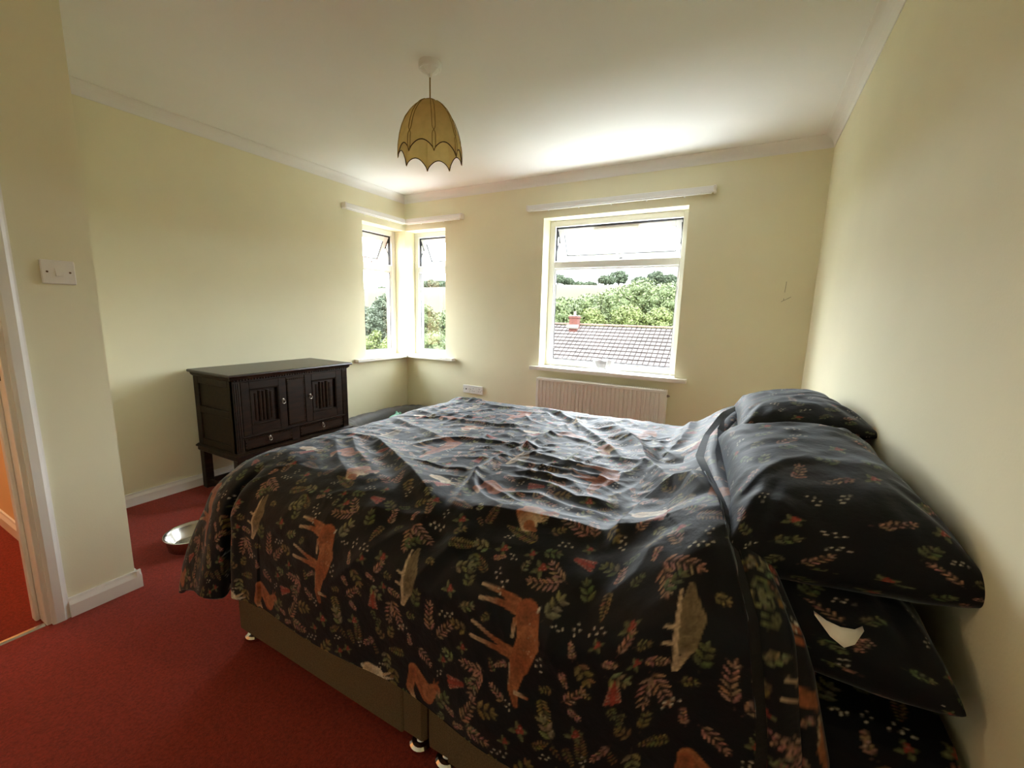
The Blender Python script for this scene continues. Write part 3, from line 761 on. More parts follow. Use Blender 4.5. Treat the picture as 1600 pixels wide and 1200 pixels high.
b = MB(); b.ball((0.375, -0.545, 0.232), 1.0, 14, 8, (0.036, 0.036, 0.034)); b.build('head', M['mint'], ty, smooth=True)
for dx in (-0.022, 0.022):
    b = MB(); b.ball((0.375+dx, -0.535, 0.262), 1.0, 10, 6, (0.012, 0.010, 0.014)); b.build('ear', M['mint'], ty, smooth=True)

# ------------------------------------------------------------------ divan bed
BX0, BX1, BY0, BY1 = 1.668, 3.535, -2.705, -1.205
bed = empty('divan_bed', (2.6, -1.955, 0), 'taupe fabric divan bed base on small chrome glides under the printed duvet', 'bed')
XS = 2.545
for x0, x1 in ((BX0, XS-0.003), (XS+0.003, BX1)):
    b = MB(); b.bbox(x0, x1, BY0, BY1, 0.045, 0.37, 0.012); d = b.build('base_half', M['divan'], bed)
    ya, yb = BY0-0.006, BY0+0.004
    xa, xb = (x0+0.10, x1-0.075) if x0 < 2 else (x0+0.075, x1-0.10)
    if x0 < 2: xa = x0+0.004
    MB().bbox(xa, xb, ya, yb, 0.05, 0.33, 0.004).build('drawer_front', M['divan'], d)
for x, y in ((1.70, -2.675), (1.70, -1.235), (2.505, -2.675), (2.505, -1.235), (2.598, -2.675), (2.598, -1.235), (3.50, -2.675), (3.50, -1.235)):
    b = MB(); b.lathe((x, y, 0), [(0.030, 0.0), (0.033, 0.004), (0.033, 0.014), (0.026, 0.020), (0.014, 0.024), (0.014, 0.046)], 20); b.build('glide', M['chrome'], bed)
b = MB(); b.bbox(BX0+0.01, BX1-0.005, BY0+0.02, BY1-0.02, 0.371, 0.582, 0.03)
mt = b.build('mattress', M['mattress']); tag(mt, 'white mattress under the patterned sheet and duvet on the divan', 'mattress')

# ------------------------------------------------------------------ noise helpers
_rs = np.random.RandomState(11)
_perm = _rs.rand(256, 256)
def vnoise(x, y, seed=0):
    x = x+seed*17.31; y = y+seed*9.73
    xi = np.floor(x).astype(int); yi = np.floor(y).astype(int)
    fx = x-xi; fy = y-yi
    fx = fx*fx*(3-2*fx); fy = fy*fy*(3-2*fy)
    g = lambda a, c: _perm[a % 256, c % 256]
    return (g(xi, yi)*(1-fx)+g(xi+1, yi)*fx)*(1-fy)+(g(xi, yi+1)*(1-fx)+g(xi+1, yi+1)*fx)*fy-0.5
def sstep(a, b_, x):
    t = np.clip((x-a)/(b_-a), 0, 1); return t*t*(3-2*t)

# ------------------------------------------------------------------ the woodland print, painted procedurally into a repeating tile (1 px = 1 mm)
class Tile:
    def __init__(s, T, base):
        s.T = T; s.img = np.empty((T, T, 3)); s.img[:] = base
        q = np.random.RandomState(T); n1 = q.rand(T, T); n2 = np.kron(q.rand(T//5, T//5), np.ones((5, 5)))
        n1 = (n1+np.roll(n1, 1, 1)+np.roll(n1, 2, 1))/3; n2 = (n2+np.roll(n2, 2, 0)+np.roll(n2, 2, 1)+np.roll(n2, 4, 0))/4
        s.nz = (0.38+0.75*n1+0.5*n2)[..., None]
    def prim(s, ca, cb, rad, fn):
        """fn(da, db) -> (mask, colour array or tuple)"""
        rad = int(rad)+2; ia = np.arange(int(ca)-rad, int(ca)+rad+1); ib = np.arange(int(cb)-rad, int(cb)+rad+1)
        A, B = np.meshgrid(ia-ca, ib-cb)
        m, c = fn(A, B); m = np.clip(m, 0, 1)[..., None]
        ix = np.ix_(ib % s.T, ia % s.T)
        s.img[ix] = s.img[ix]*(1-m)+np.asarray(c)*s.nz[ix]*PK*m
    def leaf(s, a, b_, L, Wd, ang, col, hi=1.35):
        """lens leaf: base at (a,b), pointing along ang (deg, 0 = +a, 90 = +b)"""
        t = math.radians(ang); ca, sa = math.cos(t), math.sin(t)
        cx, cy = a+ca*L/2, b_+sa*L/2
        def fn(A, B):
            p = (A*ca+B*sa)/L+0.5; q = -A*sa+B*ca
            wv = Wd*np.sin(np.pi*np.clip(p, 0, 1)**0.85)
            m = np.clip((wv-np.abs(q))/1.1, 0, 1)*(p > 0)*(p < 1)
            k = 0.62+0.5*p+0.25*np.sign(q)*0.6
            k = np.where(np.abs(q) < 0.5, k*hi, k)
            return m, np.array(col)*k[..., None]
        s.prim(cx, cy, L/2+Wd, fn)
    def dot(s, a, b_, ra, rb, col, ang=0, soft=1.3, lit=0.35):
        t = math.radians(ang); ca, sa = math.cos(t), math.sin(t)
        def fn(A, B):
            p = (A*ca+B*sa)/ra; q = (-A*sa+B*ca)/rb; d = np.sqrt(p*p+q*q)
            m = np.clip((1-d)*min(ra, rb)/soft, 0, 1)
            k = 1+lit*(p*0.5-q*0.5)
            return m, np.array(col)*k[..., None]
        s.prim(a, b_, max(ra, rb), fn)
    def limb(s, p0, p1, r0, r1, c0, c1=None):
        c1 = c0 if c1 is None else c1
        p0 = np.array(p0, float); p1 = np.array(p1, float); d = p1-p0; L2 = d@d
        c = (p0+p1)/2
        def fn(A, B):
            X = A+c[0]-p0[0]; Y = B+c[1]-p0[1]
            t = np.clip((X*d[0]+Y*d[1])/L2, 0, 1)
            dist = np.hypot(X-t*d[0], Y-t*d[1]); r = r0+(r1-r0)*t
            m = np.clip((r-dist)/1.4, 0, 1)
            col = np.array(c0)[None, None]*(1-t[..., None])+np.array(c1)[None, None]*t[..., None]
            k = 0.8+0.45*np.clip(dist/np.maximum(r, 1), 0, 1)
            return m, col*k[..., None]
        s.prim(c[0], c[1], math.sqrt(L2)/2+max(r0, r1), fn)
    def line(s, pts, wdt, col):
        for p, q in zip(pts[:-1], pts[1:]): s.limb(p, q, wdt, wdt, col)
PINK = (0.50, 0.27, 0.19); OLIVE = (0.26, 0.19, 0.075); FERN = (0.20, 0.12, 0.05); GREEN = (0.155, 0.165, 0.075); PALE = (0.28, 0.27, 0.14)
REDC = (0.36, 0.055, 0.04); RUST = (0.36, 0.10, 0.04); WHITE = (0.80, 0.72, 0.58); ORANGE = (0.44, 0.155, 0.065); FUR = (0.22, 0.16, 0.085); CREAM = (0.70, 0.52, 0.34)
def sprig(t, a, b_, ang, n, L, leafL, leafW, col, rnd, spread=48, stem=None, curve=0.0):
    x, y = a, b_; cur = ang
    for i in range(n):
        step = L/n
        nx, ny = x+step*math.cos(math.radians(cur)), y+step*math.sin(math.radians(cur))
        t.limb((x, y), (nx, ny), 0.9, 0.8, stem or tuple(c*0.45 for c in col))
        f = 1-0.35*i/n
        for sg in (-1, 1):
            t.leaf(nx, ny, leafL*f*rnd.uniform(.85, 1.1), leafW*f, cur+sg*(spread+rnd.uniform(-8, 8)), tuple(c*rnd.uniform(.75, 1.15) for c in col))
        x, y = nx, ny; cur += curve
    t.leaf(x, y, leafL*0.8, leafW*0.8, cur, col)
def fern(t, a, b_, ang, L, wdt, col, rnd):
    n = int(L/7)
    for i in range(n):
        f = i/n; x = a+L*f*math.cos(math.radians(ang)); y = b_+L*f*math.sin(math.radians(ang))
        ww = wdt*math.sin(math.pi*(0.25+0.75*f))**0.7*(1-f*0.55)
        for sg in (-1, 1):
            t.leaf(x, y, ww, 3.0, ang+sg*58, tuple(c*rnd.uniform(.7, 1.35) for c in col))
    t.limb((a, b_), (a+L*math.cos(math.radians(ang)), b_+L*math.sin(math.radians(ang))), 0.9, 0.6, col)
def whites(t, a, b_, n, rnd, sc=1.0, dirn=0):
    for i in range(n):
        ox = (i-(n-1)/2)*7.5*sc; oy = (5 if i % 2 else -4)*sc+rnd.uniform(-2, 2)
        c, s_ = math.cos(math.radians(dirn)), math.sin(math.radians(dirn))
        t.dot(a+ox*c-oy*s_, b_+ox*s_+oy*c, 3.4*sc, 3.0*sc, WHITE, rnd.uniform(0, 90))
        t.dot(a+ox*c-oy*s_+.5, b_+ox*s_+oy*c, 1.1*sc, 1.0*sc, (0.42, 0.26, 0.17))
def berries(t, a, b_, rnd, sc=1.0):
    for k in range(4):
        t.leaf(a, b_, 22*sc, 5.5*sc, 20+k*92+rnd.uniform(-15, 15), GREEN)
    for dx, dy in ((0, 0), (8, 3), (3, 9)):
        t.dot(a+dx*sc, b_+dy*sc, 5.2*sc, 5.2*sc, REDC); t.dot(a+dx*sc+1.6, b_+dy*sc-1.6, 1.4*sc, 1.4*sc, (0.75, 0.42, 0.36))
def oak(t, a, b_, ang, rnd):
    c, s_ = math.cos(math.radians(ang)), math.sin(math.radians(ang))
    for i in range(6):
        f = i*8
        for sg in (-1, 1):
            o = sg*(11-1.3*i)
            t.dot(a+f*c-o*s_, b_+f*s_+o*c, 6.2-.4*i, 5.2-.4*i, (0.62, 0.33, 0.24)); t.dot(a+f*c-o*s_, b_+f*s_+o*c, 5.0-.4*i, 4.1-.4*i, REDC)
        t.dot(a+f*c, b_+f*s_, 7, 6.5, REDC)
def deer(t, a, b_):
    P = lambda x, y: (a+x, b_+y)
    for (x0, y0, x1, y1) in ((-6, 96, -98, 108), (-4, 84, -96, 80)):
        xm, ym = (x0*.55+x1*.45), (y0*.5+y1*.5)+4
        t.limb(P(x0, y0), P(xm, ym), 13, 6.5, ORANGE, RUST); t.limb(P(xm, ym), P(x1, y1), 6.5, 4.2, RUST, CREAM)
    for (x0, y0, x1, y1) in ((-4, -8, -108, 22), (-2, -16, -110, -12)):
        xm, ym = (x0*.55+x1*.45), (y0*.6+y1*.4)
        t.limb(P(x0, y0), P(xm, ym), 11, 6, ORANGE, RUST); t.limb(P(xm, ym), P(x1, y1), 6, 4.4, RUST, CREAM)
    t.limb(P(22, 84), P(34, 30), 29, 27, RUST, ORANGE); t.limb(P(34, 36), P(16, -28), 27, 24, ORANGE, RUST)
    t.limb(P(14, -28), P(6, -86), 21, 12, RUST, ORANGE)
    t.limb(P(6, -88), P(16, -118), 12, 7, ORANGE, RUST)
    t.limb(P(14, -92), P(42, -94), 6, 3, CREAM, RUST); t.limb(P(-8, -36), P(-4, -80), 2.0, 1.6, CREAM)
    t.limb(P(-6, 24), P(-4, 62), 4, 6, CREAM, ORANGE); t.dot(a+46, b_+98, 9, 3.2, WHITE, 70); t.dot(a+13, b_-101, 1.8, 1.8, (0.01, 0.01, 0.01))
    rr = random.Random(5)
    for _ in range(26): t.dot(a+rr.uniform(24, 52), b_+rr.uniform(-10, 70), 1.3, 1.3, CREAM)
def badger(t, a, b_):
    t.limb((a+6, b_+66), (a+12, b_+8), 5, 24, FUR); t.limb((a+12, b_+10), (a+8, b_-34), 24, 20, FUR)
    t.limb((a+8, b_-34), (a-4, b_-78), 18, 7, FUR, CREAM)
    t.limb((a-8, b_+58), (a-8, b_-30), 3, 5, CREAM); t.limb((a-8, b_-30), (a-4, b_-70), 5, 3, CREAM)
    t.limb((a-8, b_-2), (a-26, b_+2), 5, 3, CREAM); t.limb((a-8, b_-30), (a-28, b_-26), 5, 3, CREAM)
    t.dot(a+1, b_-52, 2.8, 2.6, (0.01, 0.01, 0.01)); t.dot(a+14, b_-44, 5, 3.2, FUR)
def squirrel(t, a, b_):
    t.limb((a-24, b_+8), (a+10, b_-10), 27, 22, ORANGE, CREAM); t.limb((a-44, b_-16), (a-10, b_-44), 15, 22, ORANGE, CREAM); t.limb((a-8, b_-46), (a+12, b_-56), 16, 6, ORANGE)
    t.limb((a+16, b_-2), (a+36, b_+12), 15, 12, ORANGE, RUST); t.limb((a+36, b_+12), (a+46, b_+2), 10, 5, RUST, CREAM); t.dot(a+36, b_+8, 2.2, 2.2, (0.01, 0.01, 0.01)); t.limb((a+30, b_+22), (a+32, b_+32), 3, 2, RUST)
def fox(t, a, b_):
    t.limb((a-20, b_+34), (a+26, b_-4), 20, 26, ORANGE, RUST); t.limb((a+30, b_), (a+60, b_+26), 22, 13, ORANGE)
    t.limb((a+60, b_+26), (a+76, b_+8), 10, 4, RUST, CREAM); t.limb((a+58, b_+38), (a+66, b_+50), 4, 1.5, RUST); t.limb((a+50, b_+36), (a+52, b_+50), 4, 1.5, RUST)
    t.limb((a-24, b_+30), (a-34, b_-20), 14, 13, RUST, ORANGE); t.limb((a-34, b_-20), (a-10, b_-48), 12, 4, ORANGE, CREAM); t.dot(a+66, b_+22, 1.8, 1.8, (0.01, 0.01, 0.01))
def rabbit(t, a, b_):
    t.limb((a-20, b_), (a+12, b_+2), 22, 18, CREAM, WHITE); t.limb((a+20, b_-10), (a+28, b_-14), 14, 10, WHITE); t.limb((a+34, b_-2), (a+62, b_+10), 5, 2.5, WHITE); t.limb((a+30, b_+6), (a+54, b_+22), 5, 2.5, CREAM); t.dot(a-42, b_+6, 7, 6, WHITE); t.dot(a+26, b_-12, 1.8, 1.8, (0.02, 0.02, 0.02))
def leafsprig(t, a, b_, ang, rnd, col=GREEN, sc=1.0): sprig(t, a, b_, ang, 3, 44*sc, 24*sc, 5.6*sc, col, rnd, 46)
def small(t, a, b_, ang, rnd, col=PALE): sprig(t, a, b_, ang, 4, 34, 15, 2.8, col, rnd, 42)

NAVY = (0.0028, 0.0031, 0.0050)
PK = 0.64
rnd = random.Random(21)
D = Tile(640, NAVY)
fern(D, 150, 520, 80, 70, 20, FERN, rnd); fern(D, 0, 560, -10, 95, 26, FERN, rnd); fern(D, 300, 505, 165, 100, 26, OLIVE, rnd)
fern(D, 395, 180, -70, 80, 22, OLIVE, rnd); fern(D, 90, 430, 20, 80, 22, OLIVE, rnd); fern(D, 215, 395, 140, 60, 18, FERN, rnd)
fern(D, 490, 80, 100, 70, 20, FERN, rnd)
deer(D, 323, 262); badger(D, 8, 325); squirrel(D, 270, 590); fox(D, 60, 40); rabbit(D, 545, 5)
for (a, b_, an) in ((405, 430, -150), (590, 450, -20), (250, 190, -110), (420, 560, 160), (600, 250, -60), (200, 30, 60), (100, 200, 110)):
    sprig(D, a, b_, an, 6, 74, 26, 3.9, PINK, rnd, 44, curve=rnd.uniform(-6, 6))
    sprig(D, a+10, b_-6, an-55, 5, 60, 24, 3.7, PINK, rnd, 44, curve=rnd.uniform(-6, 6))
oak(D, 540, 200, 90, rnd); oak(D, 450, 480, 170, rnd); oak(D, 160, 110, 20, rnd); oak(D, 560, 600, 60, rnd)
for (a, b_) in ((470, 130), (140, 330), (560, 340), (80, 500), (340, 440), (420, 20), (350, 90), (610, 530), (230, 460)): berries(D, a, b_, rnd, rnd.uniform(.85, 1.15))
for (a, b_, n, dr_) in ((140, 270, 6, 10), (270, 378, 5, 80), (385, 255, 5, 90), (497, 350, 5, 0), (640, 180, 5, 30), (310, 20, 6, 10), (560, 30, 5, 60), (20, 470, 6, 0), (370, 520, 5, 20), (500, 545, 5, 90)): whites(D, a, b_, n, rnd, 1.0, dr_)
for (a, b_, an) in ((190, 340, 100), (460, 300, -60), (600, 380, 40), (520, 460, 150), (60, 610, 160), (180, 600, 30), (350, 620, 60), (430, 90, 120), (230, 90, 10), (610, 60, -90), (110, 20, 45), (40, 240, 80), (210, 250, 170), (520, 260, -30), (470, 390, 110), (380, 340, 60), (320, 480, 10), (150, 440, -50)):
    leafsprig(D, a, b_, an, rnd, rnd.choice([GREEN, GREEN, PALE, OLIVE]), rnd.uniform(.9, 1.25))
for k in range(420):
    a_, b_ = rnd.uniform(0, 640), rnd.uniform(0, 640)
    rad_ = rnd.choice([18, 24, 30]); ia_ = np.arange(int(a_)-rad_, int(a_)+rad_, 3) % 640; ib_ = np.arange(int(b_)-rad_, int(b_)+rad_, 3) % 640
    if D.img[np.ix_(ib_, ia_)].mean() > 0.011: continue
    an_ = rnd.uniform(0, 360); ox_, oy_ = a_-20*math.cos(math.radians(an_)), b_-20*math.sin(math.radians(an_))
    q_ = rnd.random()
    if q_ < 0.35: leafsprig(D, ox_, oy_, an_, rnd, rnd.choice([GREEN, OLIVE, PALE]), rad_/30)
    elif q_ < 0.6: sprig(D, ox_, oy_, an_, 5, rad_*1.7, rad_*.7, 3.2, PINK, rnd, 44)
    elif q_ < 0.75: fern(D, ox_, oy_, an_, rad_*1.8, rad_*.6, rnd.choice([FERN, OLIVE]), rnd)
    elif q_ < 0.9: whites(D, a_, b_, 4, rnd, 0.9, an_)
    else: berries(D, a_, b_, rnd, 0.8)
for k in range(4): small(D, rnd.uniform(0, 640), rnd.uniform(0, 640), rnd.uniform(0, 360), rnd, rnd.choice([PALE, GREEN]))

PT = Tile(420, NAVY)
for (a, b_) in ((60, 80), (250, 60), (150, 200), (330, 220), (60, 330), (270, 350)): berries(PT, a, b_, rnd, 0.85)
for (a, b_, an) in ((150, 70, 30), (340, 90, 120), (60, 200, 80), (240, 210, 10), (160, 330, 60), (370, 320, 200)):
    sprig(PT, a, b_, an, 5, 52, 18, 2.7, PINK, rnd, 42, curve=5)
for (a, b_) in ((200, 130), (30, 140), (340, 160), (110, 270), (220, 280), (340, 400)): whites(PT, a, b_, 5, rnd, 0.85, rnd.uniform(0, 90))
for (a, b_, an) in ((110, 140, 10), (290, 140, 60), (20, 260, 130), (300, 290, 30), (120, 390, 80), (400, 30, 10)): leafsprig(PT, a, b_, an, rnd, GREEN, .85)

for k in range(160):
    a_, b_ = rnd.uniform(0, 420), rnd.uniform(0, 420)
    ia_ = np.arange(int(a_)-34, int(a_)+34, 3) % 420; ib_ = np.arange(int(b_)-34, int(b_)+34, 3) % 420
    if PT.img[np.ix_(ib_, ia_)].mean() > 0.006: continue
    an_ = rnd.uniform(0, 360); ox_, oy_ = a_-20*math.cos(math.radians(an_)), b_-20*math.sin(math.radians(an_))
    rnd.choice([lambda: leafsprig(PT, ox_, oy_, an_, rnd, GREEN, .8), lambda: sprig(PT, ox_, oy_, an_, 5, 46, 16, 2.6, PINK, rnd, 42), lambda: whites(PT, a_, b_, 5, rnd, .85, an_)])()

def sample(tile, a, b_):
    """bilinear; a, b in metres"""
    T = tile.T; x = (a*1000) % T; y = (b_*1000) % T
    xi = np.floor(x).astype(int); yi = np.floor(y).astype(int); fx = (x-xi)[..., None]; fy = (y-yi)[..., None]
    I = tile.img; x1 = (xi+1) % T; y1 = (yi+1) % T; xi = xi % T; yi = yi % T
    return (I[yi, xi]*(1-fx)+I[yi, x1]*fx)*(1-fy)+(I[y1, xi]*(1-fx)+I[y1, x1]*fx)*fy

# ------------------------------------------------------------------ duvet
NEAR_Y, FAR_Y, FOOT_X = -2.48, -1.36, 1.735      # where the cloth starts to turn down
EH, EV = 0.265, 0.165
_t = np.linspace(0, math.pi/2, 200); _ex = EH*np.sin(_t); _ez = EV*(1-np.cos(_t))
_s = np.concatenate([[0], np.cumsum(np.hypot(np.diff(_ex), np.diff(_ez)))]); SH_L = _s[-1]
def out_(r): return np.where(r < SH_L, np.interp(r, _s, _ex), EH+0.07*(r-SH_L))
def drop_(r): return np.where(r < SH_L, np.interp(r, _s, _ez), EV+(r-SH_L))
HANG = SH_L+0.285                               # arc length from turn to hem
B_NEAR = HANG; B_FAR = HANG+(FAR_Y-NEAR_Y); B_TOT = B_FAR+0.50
X_MIN = FOOT_X-HANG+0.12
def top_h(x, y):
    h = 0.688+0.018*sstep(1.7, 2.6, x)*np.exp(-((y+2.05)/0.9)**2)
    h = h+0.135*sstep(2.95, 3.20, x)
    return h
def head_x(bq):
    yq = bq-B_NEAR+NEAR_Y
    return np.interp(yq, [-3.2, -2.95, -2.75, -2.62, -2.48, -2.34, -2.09, -1.785, -1.58, -1.31, -1.1], [3.30, 3.285, 3.25, 3.21, 3.186, 3.153, 3.112, 3.098, 3.128, 3.191, 3.20])
STROKES = [  # points in (x, y') on the cloth, height, width on the left of travel, width on the right
    ([(1.84, -2.20), (1.96, -2.28), (2.092, -2.352), (2.278, -2.46), (2.426, -2.547), (2.53, -2.62)], 0.034, 0.050, 0.026),
    ([(1.76, -2.25), (1.92, -2.37), (2.10, -2.47)], 0.014, 0.03, 0.022),
    ([(1.70, -2.28), (1.82, -2.38), (1.96, -2.48), (2.14, -2.58)], 0.010, 0.03, 0.022),
    ([(2.52, -1.40), (2.505, -1.528), (2.485, -1.982), (2.456, -2.207), (2.465, -2.348), (2.504, -2.481), (2.556, -2.63)], 0.016, 0.020, 0.014),
    ([(2.563, -2.60), (2.60, -2.548), (2.718, -2.537), (2.863, -2.521), (2.962, -2.519), (3.023, -2.516), (3.103, -2.50), (3.16, -2.50)], 0.024, 0.060, 0.028),
    ([(2.55, -1.38), (2.62, -1.452), (2.751, -1.615), (2.872, -1.792), (2.927, -1.96), (2.991, -2.059), (3.031, -2.147), (3.064, -2.24), (3.121, -2.33)], 0.046, 0.040, 0.060),
    ([(2.97, -2.58), (2.992, -2.533), (3.0, -2.447), (3.013, -2.354), (3.052, -2.302), (3.087, -2.295), (3.129, -2.33), (3.159, -2.444)], 0.034, 0.026, 0.040),
    ([(3.016, -1.28), (3.026, -1.527), (3.022, -1.702), (2.985, -1.82)], 0.036, 0.022, 0.060),
    ([(2.20, -1.30), (2.285, -1.341), (2.505, -1.528), (2.758, -1.841), (2.896, -2.044)], 0.020, 0.030, 0.020),
    ([(1.65, -1.91), (1.905, -2.008), (2.177, -2.124)], 0.012, 0.022, 0.018),
    ([(1.60, -1.72), (1.90, -1.80), (2.20, -1.78), (2.42, -1.72)], 0.012, 0.025, 0.02),
    ([(2.05, -2.22), (2.194, -2.059), (2.416, -2.017), (2.58, -2.006)], 0.012, 0.022, 0.018),
    ([(2.534, -2.08), (2.676, -2.111), (2.793, -2.11), (2.876, -2.092)], 0.014, 0.016, 0.02),
    ([(2.50, -2.18), (2.64, -2.19), (2.78, -2.18), (2.92, -2.20)], 0.013, 0.014, 0.02),
    ([(2.49, -2.26), (2.62, -2.25), (2.80, -2.27)], 0.012, 0.015, 0.02),
    ([(2.56, -2.33), (2.718, -2.318), (2.818, -2.362), (2.925, -2.344)], 0.014, 0.016, 0.022),
    ([(2.60, -2.44), (2.72, -2.40), (2.84, -2.43), (2.96, -2.42)], 0.010, 0.016, 0.02),
    ([(2.80, -1.50), (2.90, -1.66), (2.97, -1.80), (3.04, -1.93)], 0.020, 0.025, 0.03),
    ([(1.78, -1.35), (1.95, -1.42), (2.15, -1.40)], 0.014, 0.03, 0.02),
    ([(1.52, -1.28), (1.68, -1.33), (1.86, -1.32)], 0.022, 0.04, 0.03),
    ([(2.54, -2.62), (2.44, -2.70), (2.34, -2.80), (2.22, -2.92)], 0.012, 0.03, 0.022),
    ([(2.52, -2.62), (2.40, -2.64), (2.28, -2.66)], 0.013, 0.018, 0.02),
    ([(2.56, -2.64), (2.66, -2.72), (2.78, -2.76)], 0.012, 0.02, 0.025),
    ([(2.62, -2.60), (2.60, -2.70), (2.54, -2.80)], 0.012, 0.016, 0.02),
    ([(2.98, -2.62), (2.92, -2.72), (2.90, -2.86)], 0.016, 0.03, 0.04),
    ([(3.10, -2.55), (3.06, -2.66), (2.98, -2.72)], 0.012, 0.03, 0.03),
]
def add_stroke(h, X, Y, pts, H, wl, wr):
    P_ = np.array(pts); lo = P_.min(0)-0.2; hi = P_.max(0)+0.2
    msk = (X > lo[0]) & (X < hi[0]) & (Y > lo[1]) & (Y < hi[1])
    if not msk.any(): return
    x = X[msk]; y = Y[msk]
    seg = np.hypot(*np.diff(P_, axis=0).T); cum = np.concatenate([[0], np.cumsum(seg)]); Ltot = cum[-1]
    best = np.full(x.shape, 9.0); sd_ = np.zeros(x.shape); tt = np.zeros(x.shape)
    for i in range(len(P_)-1):
        a = P_[i]; d = (P_[i+1]-a)
        t = np.clip(((x-a[0])*d[0]+(y-a[1])*d[1])/(d@d), 0, 1)
        dx = x-a[0]-t*d[0]; dy = y-a[1]-t*d[1]; ds = np.hypot(dx, dy)
        m = ds < best; best[m] = ds[m]; tt[m] = (cum[i]+t*seg[i])[m]/Ltot
        sd_[m] = np.sign(d[0]*dy-d[1]*dx)[m]
    wv = np.where(sd_ > 0, wl, wr)
    q = best/wv
    taper = np.clip(np.minimum(tt, 1-tt)*5+0.12, 0, 1)
    h[msk] += H*taper*(0.75*np.exp(-q**2)+0.25*np.exp(-q*2.6)-0.16*np.exp(-((q-2.3)/0.9)**2))

def duvet_surface(xc, bc, disp=True, off=0.0):
    yp = bc-B_NEAR+NEAR_Y
    a1 = np.maximum(0, FOOT_X-xc)
    an = np.maximum(0, NEAR_Y-yp); af = np.maximum(0, yp-FAR_Y); a2 = an+af
    sg = np.where(af > 0, 1.0, -1.0)
    r = (a1**4+a2**4+1e-12)**0.25
    th = np.arctan2(a2, a1+1e-9)
    s2 = np.sin(2*th)*(np.minimum(a1, a2) > 0)
    fold = np.where(sg < 0, 1.0, 0.6)
    o = out_(r)+0.13*np.clip(s2, 0, 1)**0.8*sstep(0.12, 0.75, r)*fold
    o = o+0.022*np.sin(th*9+0.6)*np.clip(s2, 0, 1)*sstep(0.2, 0.6, r)
    cx = np.where(a1 > 0, FOOT_X, xc); cy = np.where(an > 0, NEAR_Y, np.where(af > 0, FAR_Y, yp))
    both = r > 1e-3
    X = cx-o*np.cos(th)*both*(a1 > 0)
    Y = cy+sg*o*np.sin(th)*both*(a2 > 0)
    Z = top_h(np.maximum(xc, 1.6), np.clip(yp, -2.7, -1.2))-drop_(r)*np.where(r > 1e-3, 1, 0)
    hem_lift = 0.02*sstep(2.6, 1.9, xc)*sstep(0.3, 0.64, an)
    Z = Z+hem_lift*(a1 == 0)
    Pm = np.stack([X, Y, Z], -1)
    gi = np.gradient(Pm, axis=0); gj = np.gradient(Pm, axis=1)
    N = np.cross(gj, gi); N /= (np.linalg.norm(N, axis=-1, keepdims=True)+1e-12)
    if N[N.shape[0]//2, N.shape[1]//2, 2] < 0: N = -N
    h = np.zeros(X.shape)
    if disp:
        topm = 1-sstep(0.25, 0.5, r)
        h += 0.007*vnoise(xc*5, bc*5, 1)+0.020*vnoise(xc*3.2, bc*2.1, 7)*(1-topm)
        h += (0.004*vnoise(xc*13, bc*16, 2)+0.0025*vnoise(xc*30, bc*36, 3))*(0.30+0.70*topm)
        rdg = 1-np.abs(2*vnoise(xc*6+0.5*vnoise(xc*4, bc*4, 9), bc*9+vnoise(xc*5, bc*5, 4), 5))
        h += 0.005*np.maximum(0, rdg-0.6)*(0.12+0.88*topm)
        rdg2 = 1-np.abs(2*vnoise(xc*10+bc*6, bc*11-xc*5+vnoise(xc*8, bc*8, 12), 15))
        h += 0.006*np.maximum(0, rdg2-0.65)*(0.1+0.9*topm)
        rr = random.Random(77)
        for k in range(70):
            x0, y0 = rr.uniform(1.7, 3.0), rr.uniform(-2.45, -1.35)
            an_ = rr.choice([rr.gauss(0.1, 0.35), rr.gauss(-0.7, 0.3), rr.gauss(1.2, 0.35)]); L = rr.uniform(0.12, 0.36); cv = rr.uniform(-0.6, 0.6)
            pts = []
            for j in range(5):
                f = j/4-0.5; a_ = an_+cv*f
                pts.append((x0+L*f*math.cos(a_), y0+L*f*math.sin(a_)))
            add_stroke(h, xc, yp, pts, rr.uniform(0.0015, 0.0048), rr.uniform(.008, .018), rr.uniform(.008, .018))
        for st_ in STROKES: add_stroke(h, xc, yp, st_[0], st_[1]*0.66, st_[2], st_[3])
        # dips: pucker at the end of the press fold, hollow between the ridge and the turned hem
        for (gx_, gy_, gr_, gd_) in ((2.535, -2.66, 0.045, -0.030), (3.07, -1.95, 0.08, -0.024), (3.10, -2.18, 0.06, -0.018), (2.40, -2.66, 0.06, -0.012), (2.66, -2.66, 0.07, -0.012)):
            h += gd_*np.exp(-((xc-gx_)**2+(yp-gy_)**2)/gr_**2)
        # corner pleat on the near side of the foot
        gate = sstep(0.10, 0.34, an)
        h += -0.060*np.exp(-((xc-1.735)/0.016)**2)*gate+0.016*np.exp(-((xc-1.785)/0.03)**2)*gate
        h += 0.010*np.sin(xc*9.0+1.0)*sstep(0.3, 0.6, an)*(xc > 1.9)
    return Pm+N*(h+off)[..., None], N

ni = 600
b_lin = np.concatenate([np.linspace(0, 1.10, 345), np.linspace(1.10, B_TOT, 220)[1:]])
ti = np.linspace(0, 1, ni)
bc = np.repeat(b_lin[None, :], ni, 0)
xc = X_MIN+(head_x(b_lin)[None, :]-X_MIN)*ti[:, None]
Pd, Nd = duvet_surface(xc, bc)
colr = sample(D, xc-1.867, bc)
